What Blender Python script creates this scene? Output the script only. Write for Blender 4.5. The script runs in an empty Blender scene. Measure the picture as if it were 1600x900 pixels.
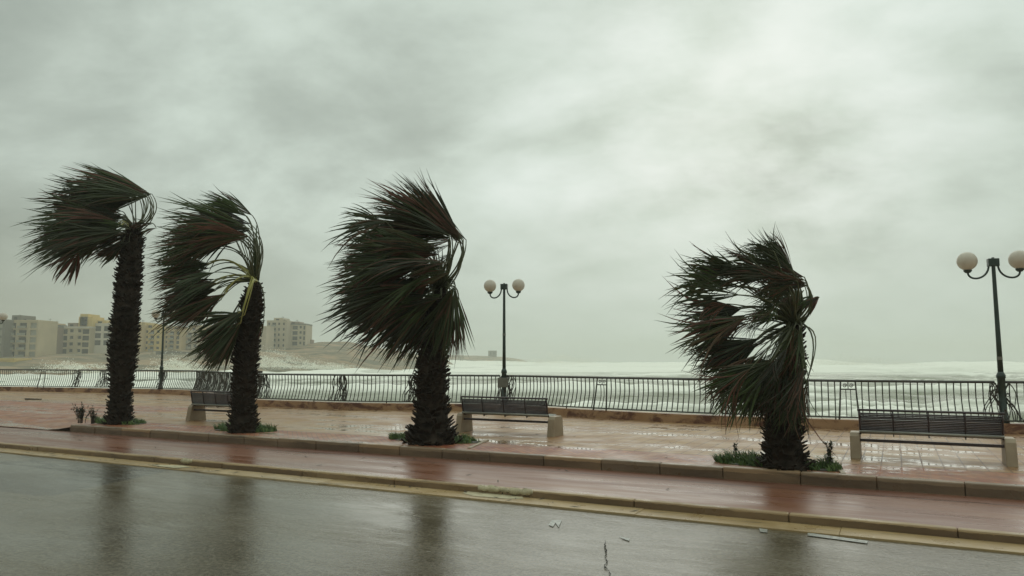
import bpy, math, random
import numpy as np
from mathutils import Vector, Matrix, noise as mnoise

C = bpy.context.scene
R = math.radians
# ------------------------------------------------------------------ camera
CAMZ, FPX, PITCH = 1.70, 1150.0, R(5.65)
cam_d = bpy.data.cameras.new("camera"); cam = bpy.data.objects.new("camera", cam_d)
C.collection.objects.link(cam); C.camera = cam
cam.location = (0, 0, CAMZ); cam.rotation_euler = (R(90) + PITCH, 0, 0)
cam_d.sensor_width = 36; cam_d.lens = FPX / 1600 * 36
cam_d.clip_start = 0.1; cam_d.clip_end = 20000

# ------------------------------------------------------------------ world
SUN_EL, SUN_AZ = R(21), R(17)      # azimuth measured from +Y towards +X
w = bpy.data.worlds.new("World"); C.world = w; w.use_nodes = True
nt = w.node_tree; nt.nodes.clear()
def N(tree, t, **kw):
    n = tree.nodes.new(t)
    for k, v in kw.items():
        if k == 'inp':
            for a, b in v.items(): n.inputs[a].default_value = b
        else: setattr(n, k, v)
    return n
def ramp(tree, fac, stops, interp='LINEAR'):
    r = tree.nodes.new('ShaderNodeValToRGB'); cr = r.color_ramp; cr.interpolation = interp
    while len(cr.elements) < len(stops): cr.elements.new(0.5)
    for e, (p, c) in zip(cr.elements, stops):
        e.position = p; e.color = (c, c, c, 1) if isinstance(c, (int, float)) else (*c, 1)
    if fac is not None: tree.links.new(fac, r.inputs[0])
    return r.outputs[0]
def math_(tree, op, a, b=None, clamp=False):
    n = tree.nodes.new('ShaderNodeMath'); n.operation = op; n.use_clamp = clamp
    for i, x in enumerate((a, b)):
        if x is None: continue
        if isinstance(x, (int, float)): n.inputs[i].default_value = x
        else: tree.links.new(x, n.inputs[i])
    return n.outputs[0]
def mixc(tree, f, a, b, mode='MIX'):
    n = tree.nodes.new('ShaderNodeMix'); n.data_type = 'RGBA'; n.blend_type = mode
    for i, x in ((0, f), (6, a), (7, b)):
        if isinstance(x, (int, float)): n.inputs[i].default_value = x
        elif isinstance(x, tuple): n.inputs[i].default_value = (*x, 1)
        else: tree.links.new(x, n.inputs[i])
    return n.outputs[2]
sky = N(nt, 'ShaderNodeTexSky', sky_type='NISHITA', sun_disc=False, sun_elevation=SUN_EL, sun_rotation=SUN_AZ,
        air_density=2.0, dust_density=5.0)
tc = N(nt, 'ShaderNodeTexCoord')
sep = N(nt, 'ShaderNodeSeparateXYZ'); nt.links.new(tc.outputs['Generated'], sep.inputs[0])
zc = math_(nt, 'ADD', math_(nt, 'MAXIMUM', sep.outputs[2], 0.0), 0.42)
cx = math_(nt, 'DIVIDE', sep.outputs[0], zc); cy = math_(nt, 'DIVIDE', sep.outputs[1], zc)
cmb = N(nt, 'ShaderNodeCombineXYZ'); nt.links.new(cx, cmb.inputs[0]); nt.links.new(cy, cmb.inputs[1])
mp = N(nt, 'ShaderNodeMapping'); mp.inputs['Rotation'].default_value = (0, 0, R(32)); mp.inputs['Scale'].default_value = (1.25, 1.5, 1)
mp.inputs['Location'].default_value = (3.1, 1.7, 0)
nt.links.new(cmb.outputs[0], mp.inputs[0])
n1 = N(nt, 'ShaderNodeTexNoise', inp={'Scale': 1.7, 'Detail': 9, 'Roughness': 0.57, 'Distortion': 0.18}); nt.links.new(mp.outputs[0], n1.inputs['Vector'])
n2 = N(nt, 'ShaderNodeTexNoise', inp={'Scale': 0.6, 'Detail': 3, 'Roughness': 0.5}); nt.links.new(mp.outputs[0], n2.inputs['Vector'])
# brightness falls off away from where the sun sits behind the cloud
sdir = Vector((math.sin(SUN_AZ) * math.cos(SUN_EL), math.cos(SUN_AZ) * math.cos(SUN_EL), math.sin(SUN_EL)))
dp = N(nt, 'ShaderNodeVectorMath', operation='DOT_PRODUCT'); nt.links.new(tc.outputs['Generated'], dp.inputs[0]); dp.inputs[1].default_value = sdir
mr = N(nt, 'ShaderNodeMapRange', inp={'From Min': 0.56, 'From Max': 1.0, 'To Min': 0.0, 'To Max': 1.0}); nt.links.new(dp.outputs['Value'], mr.inputs['Value'])
v = math_(nt, 'ADD', math_(nt, 'MULTIPLY', math_(nt, 'SUBTRACT', n1.outputs[0], .5), .98), math_(nt, 'MULTIPLY', math_(nt, 'SUBTRACT', n2.outputs[0], .5), .55))
v = math_(nt, 'ADD', math_(nt, 'ADD', v, .46), math_(nt, 'MULTIPLY', math_(nt, 'SUBTRACT', mr.outputs[0], 0.55), 0.24))
cl = ramp(nt, v, [(0.20, (0.33, 0.38, 0.34)), (0.38, (0.45, 0.515, 0.46)), (0.52, (0.60, 0.685, 0.615)), (0.66, (0.70, 0.79, 0.725)), (0.82, (0.85, 0.92, 0.87))])
gd = Vector(((1130 - 800) / 1150, math.cos(R(5.65)) - .2 * math.sin(R(5.65)), math.sin(R(5.65)) + .2 * math.cos(R(5.65)))).normalized()
dp2 = N(nt, 'ShaderNodeVectorMath', operation='DOT_PRODUCT'); nt.links.new(tc.outputs['Generated'], dp2.inputs[0]); dp2.inputs[1].default_value = gd
mr2 = N(nt, 'ShaderNodeMapRange', interpolation_type='SMOOTHSTEP', inp={'From Min': 0.93, 'From Max': 1.0, 'To Min': 0.0, 'To Max': 1.0}); nt.links.new(dp2.outputs['Value'], mr2.inputs['Value'])
n3 = N(nt, 'ShaderNodeTexNoise', inp={'Scale': 3.4, 'Detail': 7, 'Roughness': 0.6}); nt.links.new(mp.outputs[0], n3.inputs['Vector'])
thin = math_(nt, 'MULTIPLY', mr2.outputs[0], math_(nt, 'MULTIPLY', math_(nt, 'SUBTRACT', n3.outputs[0], .40), 1.1, ), True)
cl = mixc(nt, math_(nt, 'MULTIPLY', thin, 2.2, True), cl, (0.86, 0.92, 0.88))
# low sky is evened out by thick air
mh = N(nt, 'ShaderNodeMapRange', inp={'From Min': 0.02, 'From Max': 0.22, 'To Min': 1.0, 'To Max': 0.0}); nt.links.new(sep.outputs[2], mh.inputs['Value'])
hc = mixc(nt, mr.outputs[0], (0.27, 0.285, 0.215), (0.55, 0.64, 0.56))
cl = mixc(nt, math_(nt, 'MULTIPLY', mh.outputs[0], 0.88), cl, hc)
SKY_S = 0.10
scl = N(nt, 'ShaderNodeVectorMath', operation='SCALE'); 
zb = N(nt, 'ShaderNodeMapRange', interpolation_type='SMOOTHSTEP', inp={'From Min': 0.48, 'From Max': 0.85, 'To Min': 1.0, 'To Max': 2.3}); nt.links.new(sep.outputs[2], zb.inputs['Value'])
zs = N(nt, 'ShaderNodeVectorMath', operation='SCALE'); nt.links.new(cl, zs.inputs[0]); nt.links.new(zb.outputs[0], zs.inputs['Scale']); cl = zs.outputs[0]
nt.links.new(cl, scl.inputs[0]); scl.inputs['Scale'].default_value = 1 / SKY_S
cc = mixc(nt, 0.992, sky.outputs[0], scl.outputs[0])
bg = N(nt, 'ShaderNodeBackground', inp={'Strength': SKY_S}); nt.links.new(cc, bg.inputs[0])
wo = N(nt, 'ShaderNodeOutputWorld'); nt.links.new(bg.outputs[0], wo.inputs[0])

sd = bpy.data.lights.new("sun", 'SUN'); sun = bpy.data.objects.new("sun", sd); C.collection.objects.link(sun)
sd.energy = 0.5; sd.angle = R(60); sd.color = (1, 0.97, 0.9)
sun.rotation_euler = sdir.to_track_quat('Z', 'Y').to_euler()

C.view_settings.view_transform = 'Standard'; C.view_settings.look = 'None'
C.view_settings.exposure = 0.0; C.view_settings.gamma = 1.0
C.render.engine = 'CYCLES'
C.cycles.use_denoising = True; C.cycles.max_bounces = 6; C.cycles.volume_bounces = 2
C.cycles.transparent_max_bounces = 8

# ------------------------------------------------------------------ helpers
cp, sp = math.cos(PITCH), math.sin(PITCH)
def ray(px, py):
    x = (px - 800) / FPX; y = (450 - py) / FPX
    return Vector((x, cp - y * sp, sp + y * cp))
def G(px, py, z=0.0):
    d = ray(px, py); t = (z - CAMZ) / d.z
    return Vector((d.x * t, d.y * t, z))
def W(px, py, Y):
    d = ray(px, py); t = Y / d.y
    return Vector((d.x * t, Y, CAMZ + d.z * t))

class MB:
    def __init__(s): s.v = []; s.f = []; s.a = []; s.smooth = False
    def add(s, vs, fs, a=0.0):
        o = len(s.v); s.v += [tuple(x) for x in vs]; s.f += [tuple(i + o for i in f) for f in fs]; s.a += [a] * len(vs)
    def box(s, lo, hi, M=None, a=0.0):
        x0, y0, z0 = lo; x1, y1, z1 = hi
        vs = [Vector(p) for p in ((x0,y0,z0),(x1,y0,z0),(x1,y1,z0),(x0,y1,z0),(x0,y0,z1),(x1,y0,z1),(x1,y1,z1),(x0,y1,z1))]
        if M is not None: vs = [M @ p for p in vs]
        s.add(vs, [(0,3,2,1),(4,5,6,7),(0,1,5,4),(1,2,6,5),(2,3,7,6),(3,0,4,7)], a)
    def tube(s, pts, rad, n=6, cap=True, a=0.0, flat=1.0):
        pts = [Vector(p) for p in pts]; m = len(pts)
        if not hasattr(rad, '__len__'): rad = [rad] * m
        vs = []; up = None
        for i, p in enumerate(pts):
            t = (pts[min(i+1, m-1)] - pts[max(i-1, 0)])
            t = t.normalized() if t.length > 1e-9 else Vector((0,0,1))
            if up is None:
                up = t.cross(Vector((0,1,0)) if abs(t.y) < .9 else Vector((1,0,0))).normalized()
            up = (up - t * up.dot(t)).normalized(); sd_ = t.cross(up)
            for k in range(n):
                an = 2 * math.pi * k / n
                vs.append(p + (up * math.cos(an) + sd_ * math.sin(an) * flat) * rad[i])
        fs = []
        for i in range(m - 1):
            for k in range(n):
                k2 = (k + 1) % n
                fs.append((i*n+k, i*n+k2, (i+1)*n+k2, (i+1)*n+k))
        if cap: fs.append(tuple(range(n - 1, -1, -1))); fs.append(tuple((m-1)*n + k for k in range(n)))
        s.add(vs, fs, a)
    def lathe(s, prof, n=20, o=(0,0,0)):
        vs = []; fs = []
        for r, z in prof:
            for k in range(n):
                an = 2*math.pi*k/n; vs.append((o[0]+r*math.cos(an), o[1]+r*math.sin(an), o[2]+z))
        for i in range(len(prof)-1):
            for k in range(n):
                k2=(k+1)%n; fs.append((i*n+k,i*n+k2,(i+1)*n+k2,(i+1)*n+k))
        fs.append(tuple(range(n-1,-1,-1))); fs.append(tuple((len(prof)-1)*n+k for k in range(n)))
        s.add(vs, fs)
    def build(s, name, mat, parent=None, smooth=False, attr=None, bevel=0.0):
        me = bpy.data.meshes.new(name); me.from_pydata(s.v, [], s.f); me.update()
        if smooth: me.polygons.foreach_set('use_smooth', [True] * len(me.polygons))
        if attr:
            at = me.attributes.new(attr, 'FLOAT', 'POINT'); at.data.foreach_set('value', s.a)
        if mat: me.materials.append(mat)
        o = bpy.data.objects.new(name, me); C.collection.objects.link(o)
        if parent: o.parent = parent
        if bevel:
            m = o.modifiers.new('bevel', 'BEVEL'); m.width = bevel; m.segments = 2; m.limit_method = 'ANGLE'
        return o
def tag(o, label=None, cat=None, group=None, kind=None):
    for k, v_ in (('label', label), ('category', cat), ('group', group), ('kind', kind)):
        if v_: o[k] = v_
    return o
def thing(name, label, cat, loc=(0,0,0), rz=0, group=None):
    o = bpy.data.objects.new(name, None); C.collection.objects.link(o)
    o.location = loc; o.rotation_euler = (0,0,rz); o.empty_display_size = .2
    return tag(o, label, cat, group)
def dup(o, parent=None):
    c = o.copy(); C.collection.objects.link(c)
    if parent: c.parent = parent
    for ch in list(o.children): dup(ch, c)
    return c

# ------------------------------------------------------------------ materials
def newmat(name):
    m = bpy.data.materials.new(name); m.use_nodes = True; t = m.node_tree; t.nodes.clear()
    b = t.nodes.new('ShaderNodeBsdfPrincipled'); o = t.nodes.new('ShaderNodeOutputMaterial')
    t.links.new(b.outputs[0], o.inputs[0]); return m, t, b, o
def coords(t, scale=(1,1,1), out='Object', rot=(0,0,0)):
    c = t.nodes.new('ShaderNodeTexCoord'); m_ = t.nodes.new('ShaderNodeMapping')
    m_.inputs['Scale'].default_value = scale; m_.inputs['Rotation'].default_value = rot
    t.links.new(c.outputs[out], m_.inputs[0]); return m_.outputs[0]
def nz(t, vec, s, d=4, r=.5, dist=0):
    n = N(t, 'ShaderNodeTexNoise', inp={'Scale': s, 'Detail': d, 'Roughness': r, 'Distortion': dist}); t.links.new(vec, n.inputs['Vector']); return n.outputs[0]
def bump(t, b, h, st, dist=.02, normal=None):
    n = N(t, 'ShaderNodeBump', inp={'Strength': st, 'Distance': dist}); t.links.new(h, n.inputs['Height'])
    if normal: t.links.new(normal, n.inputs['Normal'])
    if b: t.links.new(n.outputs[0], b.inputs['Normal'])
    return n.outputs[0]
def simple(name, c1, c2, s=3, rough=.6, bst=.2, bscale=20, metal=0, rough2=None, spec=.5):
    m, t, b, o = newmat(name); v_ = coords(t)
    f = ramp(t, nz(t, v_, s, 5, .6), [(.3, 0.), (.7, 1.)])
    t.links.new(mixc(t, f, c1, c2), b.inputs['Base Color'])
    if rough2 is None: b.inputs['Roughness'].default_value = rough
    else: t.links.new(ramp(t, nz(t, v_, s*1.7, 4), [(.35, rough), (.65, rough2)]), b.inputs['Roughness'])
    b.inputs['Metallic'].default_value = metal; b.inputs['Specular IOR Level'].default_value = spec
    bump(t, b, nz(t, v_, bscale, 4), bst, .01)
    return m

# wet asphalt
def mat_asphalt():
    m, t, b, o = newmat('wet_asphalt'); v_ = coords(t)
    vs = coords(t, (.35, 1.3, 1))
    big = nz(t, vs, .55, 4, .55, .5); fine = nz(t, v_, 26, 6, .75); mid = nz(t, coords(t, (.5, 2.2, 1)), 2.6, 5, .6, .4)
    col = mixc(t, ramp(t, big, [(.3, 0.), (.7, 1.)]), (.055, .044, .028), (.110, .088, .056))
    col = mixc(t, ramp(t, fine, [(.42, 0.), (.62, .8)]), col, (.17, .145, .105))
    pv = N(t, 'ShaderNodeTexVoronoi', inp={'Scale': .32}); t.links.new(coords(t, (.6, 1.5, 1)), pv.inputs['Vector'])
    col = mixc(t, ramp(t, pv.outputs['Color'], [(.70, 0.), (.71, .6)]), col, (.024, .024, .022))
    t.links.new(col, b.inputs['Base Color'])
    ro = ramp(t, math_(t, 'ADD', math_(t, 'MULTIPLY', big, .6), math_(t, 'MULTIPLY', mid, .4)), [(.42, .04), (.49, .10), (.53, .20), (.64, .34)])
    t.links.new(ro, b.inputs['Roughness']); b.inputs['IOR'].default_value = 1.36; b.inputs['Specular IOR Level'].default_value = .42
    b.inputs['Coat Weight'].default_value = .08; b.inputs['Coat Roughness'].default_value = .16; b.inputs['Coat IOR'].default_value = 1.33
    h = math_(t, 'ADD', math_(t, 'MULTIPLY', fine, .85), math_(t, 'MULTIPLY', mid, .6))
    mid2 = nz(t, coords(t, (.8, 1.6, 1)), 11, 4, .6, .5)
    h = math_(t, 'ADD', h, math_(t, 'MULTIPLY', mid2, 1.3))
    patch = ramp(t, nz(t, coords(t, (.5, 1, 1)), .45, 4, .6, .8), [(.40, .45), (.58, 1.)])
    bump(t, b, math_(t, 'MULTIPLY', h, patch), .42, .0085)
    return m
# wet red strip
def mat_strip():
    m, t, b, o = newmat('wet_red_tarmac'); v_ = coords(t)
    vs = coords(t, (.22, 1.6, 1))
    f = ramp(t, nz(t, vs, 1.1, 5, .6, .4), [(.32, 0.), (.7, 1.)])
    col = mixc(t, f, (.155, .052, .028), (.235, .105, .060))
    st = nz(t, coords(t, (.9, 2.4, 1)), .8, 5, .65, .6)
    col = mixc(t, ramp(t, st, [(.62, 0.), (.74, .8)]), col, (.10, .036, .036))
    sx = N(t, 'ShaderNodeSeparateXYZ'); t.links.new(v_, sx.inputs[0])
    yy = math_(t, 'ADD', sx.outputs[1], math_(t, 'MULTIPLY', nz(t, coords(t, (.6, .01, 1)), 1.0, 5, .6), .16))
    near = ramp(t, yy, [(0, 0.), (1, 1.)])
    inner = math_(t, 'GREATER_THAN', yy, -.42); seam = math_(t, 'LESS_THAN', math_(t, 'ABSOLUTE', math_(t, 'ADD', yy, .43)), .022)
    col = mixc(t, math_(t, 'MULTIPLY', inner, .45), col, (.13, .052, .038)); col = mixc(t, math_(t, 'MULTIPLY', seam, .8), col, (.03, .014, .012))
    t.links.new(col, b.inputs['Base Color'])
    t.links.new(ramp(t, nz(t, vs, 1.7, 4, .6), [(.38, .24), (.62, .48)]), b.inputs['Roughness'])
    b.inputs['Coat Weight'].default_value = .05; b.inputs['Coat Roughness'].default_value = .22; b.inputs['Coat IOR'].default_value = 1.33
    bump(t, b, math_(t, 'ADD', math_(t, 'MULTIPLY', nz(t, v_, 45, 3), .5), nz(t, vs, 3, 3)), .25, .01)
    return m
def mat_prom():
    m, t, b, o = newmat('wet_promenade_paving'); v_ = coords(t)
    sx = N(t, 'ShaderNodeSeparateXYZ'); t.links.new(v_, sx.inputs[0])
    # tan tiles
    def brick(vec, wdt, hgt, mort, c1, c2, cm, off=.5):
        n = N(t, 'ShaderNodeTexBrick', inp={'Scale': 1.0, 'Brick Width': wdt, 'Row Height': hgt, 'Mortar Size': mort, 'Mortar Smooth': .2, 'Bias': 0.0, 'Color1': (*c1, 1), 'Color2': (*c2, 1), 'Mortar': (*cm, 1)})
        n.offset = off; t.links.new(vec, n.inputs['Vector']); return n
    tan = brick(v_, .30, .30, .012, (.29, .158, .060), (.37, .225, .090), (.09, .05, .028), 0)
    red = brick(coords(t, (1,1,1), 'Object', (0,0,R(45))), .21, .105, .008, (.20, .040, .022), (.36, .125, .050), (.06, .03, .02))
    dirt = nz(t, coords(t, (.3, 1, 1)), .55, 5, .6, .6)
    tanc = mixc(t, ramp(t, dirt, [(.35, 0.), (.65, .75)]), tan.outputs['Color'], (.25, .125, .070))
    rc = mixc(t, ramp(t, nz(t, v_, .8, 4, .6, .5), [(.4, 0.), (.65, .6)]), red.outputs['Color'], (.30, .17, .095))
    # red borders : by the kerb (y < 1.5) and against the wall is left tan
    band = ramp(t, math_(t, 'LESS_THAN', sx.outputs[1], 1.5), [(0, 0.), (1, 1.)])
    leftp = math_(t, 'LESS_THAN', sx.outputs[0], -2.3)
    lb = math_(t, 'MULTIPLY', leftp, math_(t, 'LESS_THAN', sx.outputs[1], 6.5))
    isred = math_(t, 'MAXIMUM', band, lb)
    col = mixc(t, isred, tanc, rc)
    # a dark joint between the border and the tiles
    jn = math_(t, 'LESS_THAN', math_(t, 'ABSOLUTE', math_(t, 'SUBTRACT', sx.outputs[1], 1.5)), .018)
    col = mixc(t, math_(t, 'MULTIPLY', jn, .7), col, (.05, .03, .02))
    # puddles lying in the tiles
    pn = nz(t, coords(t, (.16, .85, 1)), 1.15, 4, .55, .35)
    pud = ramp(t, pn, [(.51, 0.), (.575, 1.)])
    pud2 = ramp(t, nz(t, coords(t, (.2, 1.2, 1)), .8, 3, .5), [(.55, 0.), (.60, 1.)])
    tileface = math_(t, 'SUBTRACT', 1.0, tan.outputs['Fac'])
    wet = math_(t, 'MULTIPLY', pud, math_(t, 'MAXIMUM', tileface, pud2))
    wet = math_(t, 'MULTIPLY', wet, ramp(t, nz(t, v_, 2.6, 4, .6, .5), [(.42, .1), (.56, 1.)]))
    col = mixc(t, math_(t, 'MULTIPLY', wet, .35), col, (.12, .10, .075))
    t.links.new(col, b.inputs['Base Color'])
    base_r = ramp(t, nz(t, v_, 1.3, 4), [(.35, .34), (.65, .60)])
    rr = mixc(t, wet, base_r, (.06, .06, .06))
    t.links.new(rr, b.inputs['Roughness'])
    b.inputs['Coat Weight'].default_value = .05; b.inputs['Coat Roughness'].default_value = .2; b.inputs['Coat IOR'].default_value = 1.33
    b.inputs['Specular IOR Level'].default_value = .38
    mort = math_(t, 'ADD', math_(t, 'MULTIPLY', tan.outputs['Fac'], math_(t, 'SUBTRACT', 1.0, isred)), math_(t, 'MULTIPLY', red.outputs['Fac'], isred))
    h = math_(t, 'ADD', math_(t, 'MULTIPLY', mort, -1.0), math_(t, 'MULTIPLY', nz(t, v_, 7, 4), .5))
    h = math_(t, 'MULTIPLY', h, math_(t, 'SUBTRACT', 1.0, math_(t, 'MULTIPLY', pud, .8)))
    bump(t, b, h, .35, .006)
    return m
def mat_kerb(name, c1, c2, c3, dark_below=None):
    m, t, b, o = newmat(name); v_ = coords(t)
    f = ramp(t, nz(t, coords(t, (.5, 1, 1)), 1.5, 6, .65, .3), [(.3, 0.), (.7, 1.)])
    col = mixc(t, f, c1, c2)
    at = N(t, 'ShaderNodeAttribute', attribute_name='tint')
    col = mixc(t, math_(t, 'MULTIPLY', at.outputs['Fac'], .8), col, c3)
    d = nz(t, coords(t, (.4, 3, 3)), 2.2, 6, .7, .5)
    col = mixc(t, ramp(t, d, [(.56, 0.), (.70, .8)]), col, (.035, .026, .016))
    if dark_below is not None:  # darker brown below the given height, with an uneven edge
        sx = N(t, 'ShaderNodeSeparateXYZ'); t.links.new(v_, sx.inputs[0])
        g_ = math_(t, 'LESS_THAN', math_(t, 'ADD', sx.outputs[2], math_(t, 'MULTIPLY', math_(t, 'SUBTRACT', nz(t, coords(t, (.8, 3, 3)), 4, 5, .65), .5), .06)), dark_below)
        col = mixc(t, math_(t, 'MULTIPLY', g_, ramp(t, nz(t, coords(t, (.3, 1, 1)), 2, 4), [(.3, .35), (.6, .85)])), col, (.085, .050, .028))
    t.links.new(col, b.inputs['Base Color'])
    t.links.new(ramp(t, nz(t, v_, 3, 4), [(.35, .25), (.65, .6)]), b.inputs['Roughness'])
    bump(t, b, math_(t, 'ADD', nz(t, v_, 9, 6, .7), math_(t, 'MULTIPLY', nz(t, v_, 50, 3), .4)), .5, .012)
    return m
M_ASPH = mat_asphalt(); M_STRIP = mat_strip(); M_PROM = mat_prom()
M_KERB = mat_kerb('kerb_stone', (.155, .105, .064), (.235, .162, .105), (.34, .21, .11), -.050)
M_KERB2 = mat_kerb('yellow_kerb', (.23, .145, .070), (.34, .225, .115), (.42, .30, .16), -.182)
M_GUT = mat_kerb('gutter_concrete', (.25, .16, .065), (.38, .255, .115), (.46, .34, .2))
M_CEM = simple('pale_cement', (.32, .27, .17), (.55, .48, .32), 9, .6, .6, 30)
M_WHITE = simple('worn_white_paint', (.07, .068, .058), (.42, .42, .38), 22, .35, .1, 30)
M_CRACK = simple('crack_tar', (.012, .012, .011), (.02, .02, .018), 14, .5)
M_IRON = simple('painted_iron', (.030, .034, .026), (.055, .050, .038), 8, .35, .15, 60)
M_IRON2 = simple('railing_iron', (.022, .023, .016), (.048, .037, .026), 5, .45, .2, 60)
M_GREEN = simple('lamp_post_paint', (.014, .030, .024), (.024, .042, .034), 6, .3, .1, 60)
M_BENCHM = simple('bench_steel', (.028, .019, .021), (.060, .040, .042), 6, .3, .1, 60)
M_SEAT = simple('galvanised_tube', (.22, .22, .19), (.32, .31, .27), 6, .3, .1, 60, .3)
M_CONC = simple('bench_concrete', (.26, .19, .125), (.36, .28, .19), 3, .5, .35, 40)
M_GREYBOX = simple('grey_metal_box', (.12, .12, .10), (.17, .165, .14), 6, .5)
M_TRUNK = simple('palm_trunk_fibre', (.012, .009, .007), (.044, .031, .022), 6, .85, .6, 25, spec=.15)
M_SOIL = simple('wet_soil', (.03, .022, .014), (.06, .045, .03), 6, .6, .6, 25)
M_TWIG = simple('twig_bark', (.06, .04, .03), (.09, .06, .045), 6, .8)
M_DARKLEAF = simple('small_dark_leaves', (.020, .030, .012), (.045, .05, .02), 9, .6)

def mat_wall():
    m, t, b, o = newmat('stained_low_wall'); v_ = coords(t)
    col = mixc(t, ramp(t, nz(t, v_, 1.2, 5, .6), [(.3, 0.), (.7, 1.)]), (.30, .16, .075), (.40, .24, .13))
    st = ramp(t, nz(t, coords(t, (.8, .8, 1.6)), 1.6, 5, .7, .5), [(.47, 0.), (.58, 1.)])
    col = mixc(t, math_(t, 'MULTIPLY', st, .9), col, (.085, .022, .012))
    t.links.new(col, b.inputs['Base Color']); b.inputs['Roughness'].default_value = .5
    bump(t, b, nz(t, v_, 9, 5, .7), .6, .02); return m
M_WALL = mat_wall()
def mat_globe():
    m, t, b, o = newmat('opal_globe')
    b.inputs['Base Color'].default_value = (.62, .53, .44, 1); b.inputs['Roughness'].default_value = .35
    v_ = coords(t); t.links.new(mixc(t, ramp(t, nz(t, v_, 5, 4), [(.3, 0.), (.7, 1.)]), (.60, .55, .48), (.70, .65, .58)), b.inputs['Base Color'])
    tr = N(t, 'ShaderNodeBsdfTranslucent', inp={'Color': (.8, .72, .62, 1)}); mx = N(t, 'ShaderNodeMixShader', inp={0: .35})
    t.links.new(b.outputs[0], mx.inputs[1]); t.links.new(tr.outputs[0], mx.inputs[2]); t.links.new(mx.outputs[0], o.inputs[0]); return m
M_GLOBE = mat_globe()
def mat_leaf(name, green, brown, dark, brown_amt):
    m, t, b, o = newmat(name)
    at = N(t, 'ShaderNodeAttribute', attribute_name='tint'); oi = N(t, 'ShaderNodeObjectInfo')
    r1 = math_(t, 'FRACT', math_(t, 'MULTIPLY', oi.outputs['Random'], 7.31))
    c = mixc(t, oi.outputs['Random'], green, dark)
    f = math_(t, 'ADD', math_(t, 'MULTIPLY', at.outputs['Fac'], .55), math_(t, 'MULTIPLY', r1, .45))
    c = mixc(t, ramp(t, f, [(1 - brown_amt - .12, 0.), (1 - brown_amt + .12, 1.)]), c, brown)
    v_ = coords(t); c = mixc(t, ramp(t, nz(t, v_, 4, 4), [(.35, 0.), (.7, .5)]), c, dark)
    t.links.new(c, b.inputs['Base Color']); b.inputs['Roughness'].default_value = .48; b.inputs['Specular IOR Level'].default_value = .3
    tr = N(t, 'ShaderNodeBsdfTranslucent'); t.links.new(c, tr.inputs[0]); mx = N(t, 'ShaderNodeMixShader', inp={0: .28})
    t.links.new(b.outputs[0], mx.inputs[1]); t.links.new(tr.outputs[0], mx.inputs[2]); t.links.new(mx.outputs[0], o.inputs[0]); return m
M_LEAF = mat_leaf('palm_blade', (.062, .092, .026), (.17, .070, .047), (.030, .031, .018), .34)
M_PET = simple('palm_petiole', (.050, .060, .024), (.10, .10, .042), 4, .45, .1)
M_PETY = simple('yellow_petiole', (.30, .29, .07), (.44, .40, .13), 4, .45, .1)
def mat_grass():
    m, t, b, o = newmat('grass_blade'); at = N(t, 'ShaderNodeAttribute', attribute_name='tint')
    t.links.new(mixc(t, at.outputs['Fac'], (.045, .095, .022), (.13, .19, .05)), b.inputs['Base Color']); b.inputs['Roughness'].default_value = .6; return m
M_GRASS = mat_grass()

# ------------------------------------------------------------------ ground frame along the kerb
KL, KR = G(110, 664.5), G(1600, 762)
U = (KR - KL).normalized(); V = Vector((-U.y, U.x, 0))
ORG = KL.copy(); RZ = math.atan2(U.y, U.x)
FR = Matrix.Translation(ORG) @ Matrix.Rotation(RZ, 4, 'Z')
FI = FR.inverted()
def L_(p): return FI @ p                     # world -> kerb frame
Z_STRIP, Z_KTOP2, Z_GUT, Z_ROAD = -.170, -.158, -.258, -.276
V_K1 = 0.0                                   # seaward face line of the strip side of the inner kerb
pa = L_(G(0, 695, Z_KTOP2)); pb = L_(G(1600, 830, Z_KTOP2))
pc = L_(G(0, 708, Z_ROAD)); pd = L_(G(1600, 864, Z_ROAD))
V_K2 = (pa.y + pb.y) / 2; V_G = (pc.y + pd.y) / 2
print('frame', pa, pb, pc, pd, 'U', U)

def in_frame(o): o.matrix_world = FR; return o
def sheet(name, x0, x1, y0, y1, z, nx, ny, mat, zf=None):
    m = MB(); vs = []; fs = []
    for j in range(ny + 1):
        for i in range(nx + 1):
            x = x0 + (x1 - x0) * i / nx; y = y0 + (y1 - y0) * j / ny
            vs.append((x, y, z + (zf(x, y) if zf else 0)))
    for j in range(ny):
        for i in range(nx):
            a = j*(nx+1)+i; fs.append((a, a+1, a+nx+2, a+nx+1))
    m.add(vs, fs); o = in_frame(m.build(name, mat, smooth=True)); return tag(o, kind='structure')
def und(x, y, s, a): return a * mnoise.noise(Vector((x*s, y*s, 3.3)))
road = sheet('road', -70, 45, V_G - 16, V_G - .0, Z_ROAD, 240, 60, M_ASPH, lambda x, y: und(x, y, .5, .004) - .004)
strip = sheet('red_side_path', -70, 45, V_K2 + .10, -.0, Z_STRIP, 230, 8, M_STRIP, lambda x, y: und(x, y, .6, .006))

# kerbs as runs of stones
rnd = random.Random(4)
def kerb_run(name, x0, x1, y0, y1, z0, z1, length, mat, gap=.010, jit=.004, bev=.014):
    m = MB(); x = x0
    while x < x1:
        l = length * rnd.uniform(.92, 1.08); j = rnd.uniform(-jit, jit); jz = rnd.uniform(-jit, jit)
        m.box((x, y0 + j, z0), (x + l - gap, y1 + j, z1 + jz), a=(1.0 if rnd.random() < .12 else rnd.random() * .35)); x += l
    o = in_frame(m.build(name, mat, attr='tint', bevel=bev)); return tag(o, kind='structure')
kerb_run('kerb', 0, 45, .0, .17, -.4, .012, 1.08, M_KERB, .006, .006, .02)
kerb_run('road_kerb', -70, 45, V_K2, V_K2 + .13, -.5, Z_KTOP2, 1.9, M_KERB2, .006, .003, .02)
kerb_run('gutter', -70, 45, V_G, V_K2 - .004, -.5, Z_GUT, 2.6, M_GUT, .003, .003, .006)

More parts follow.
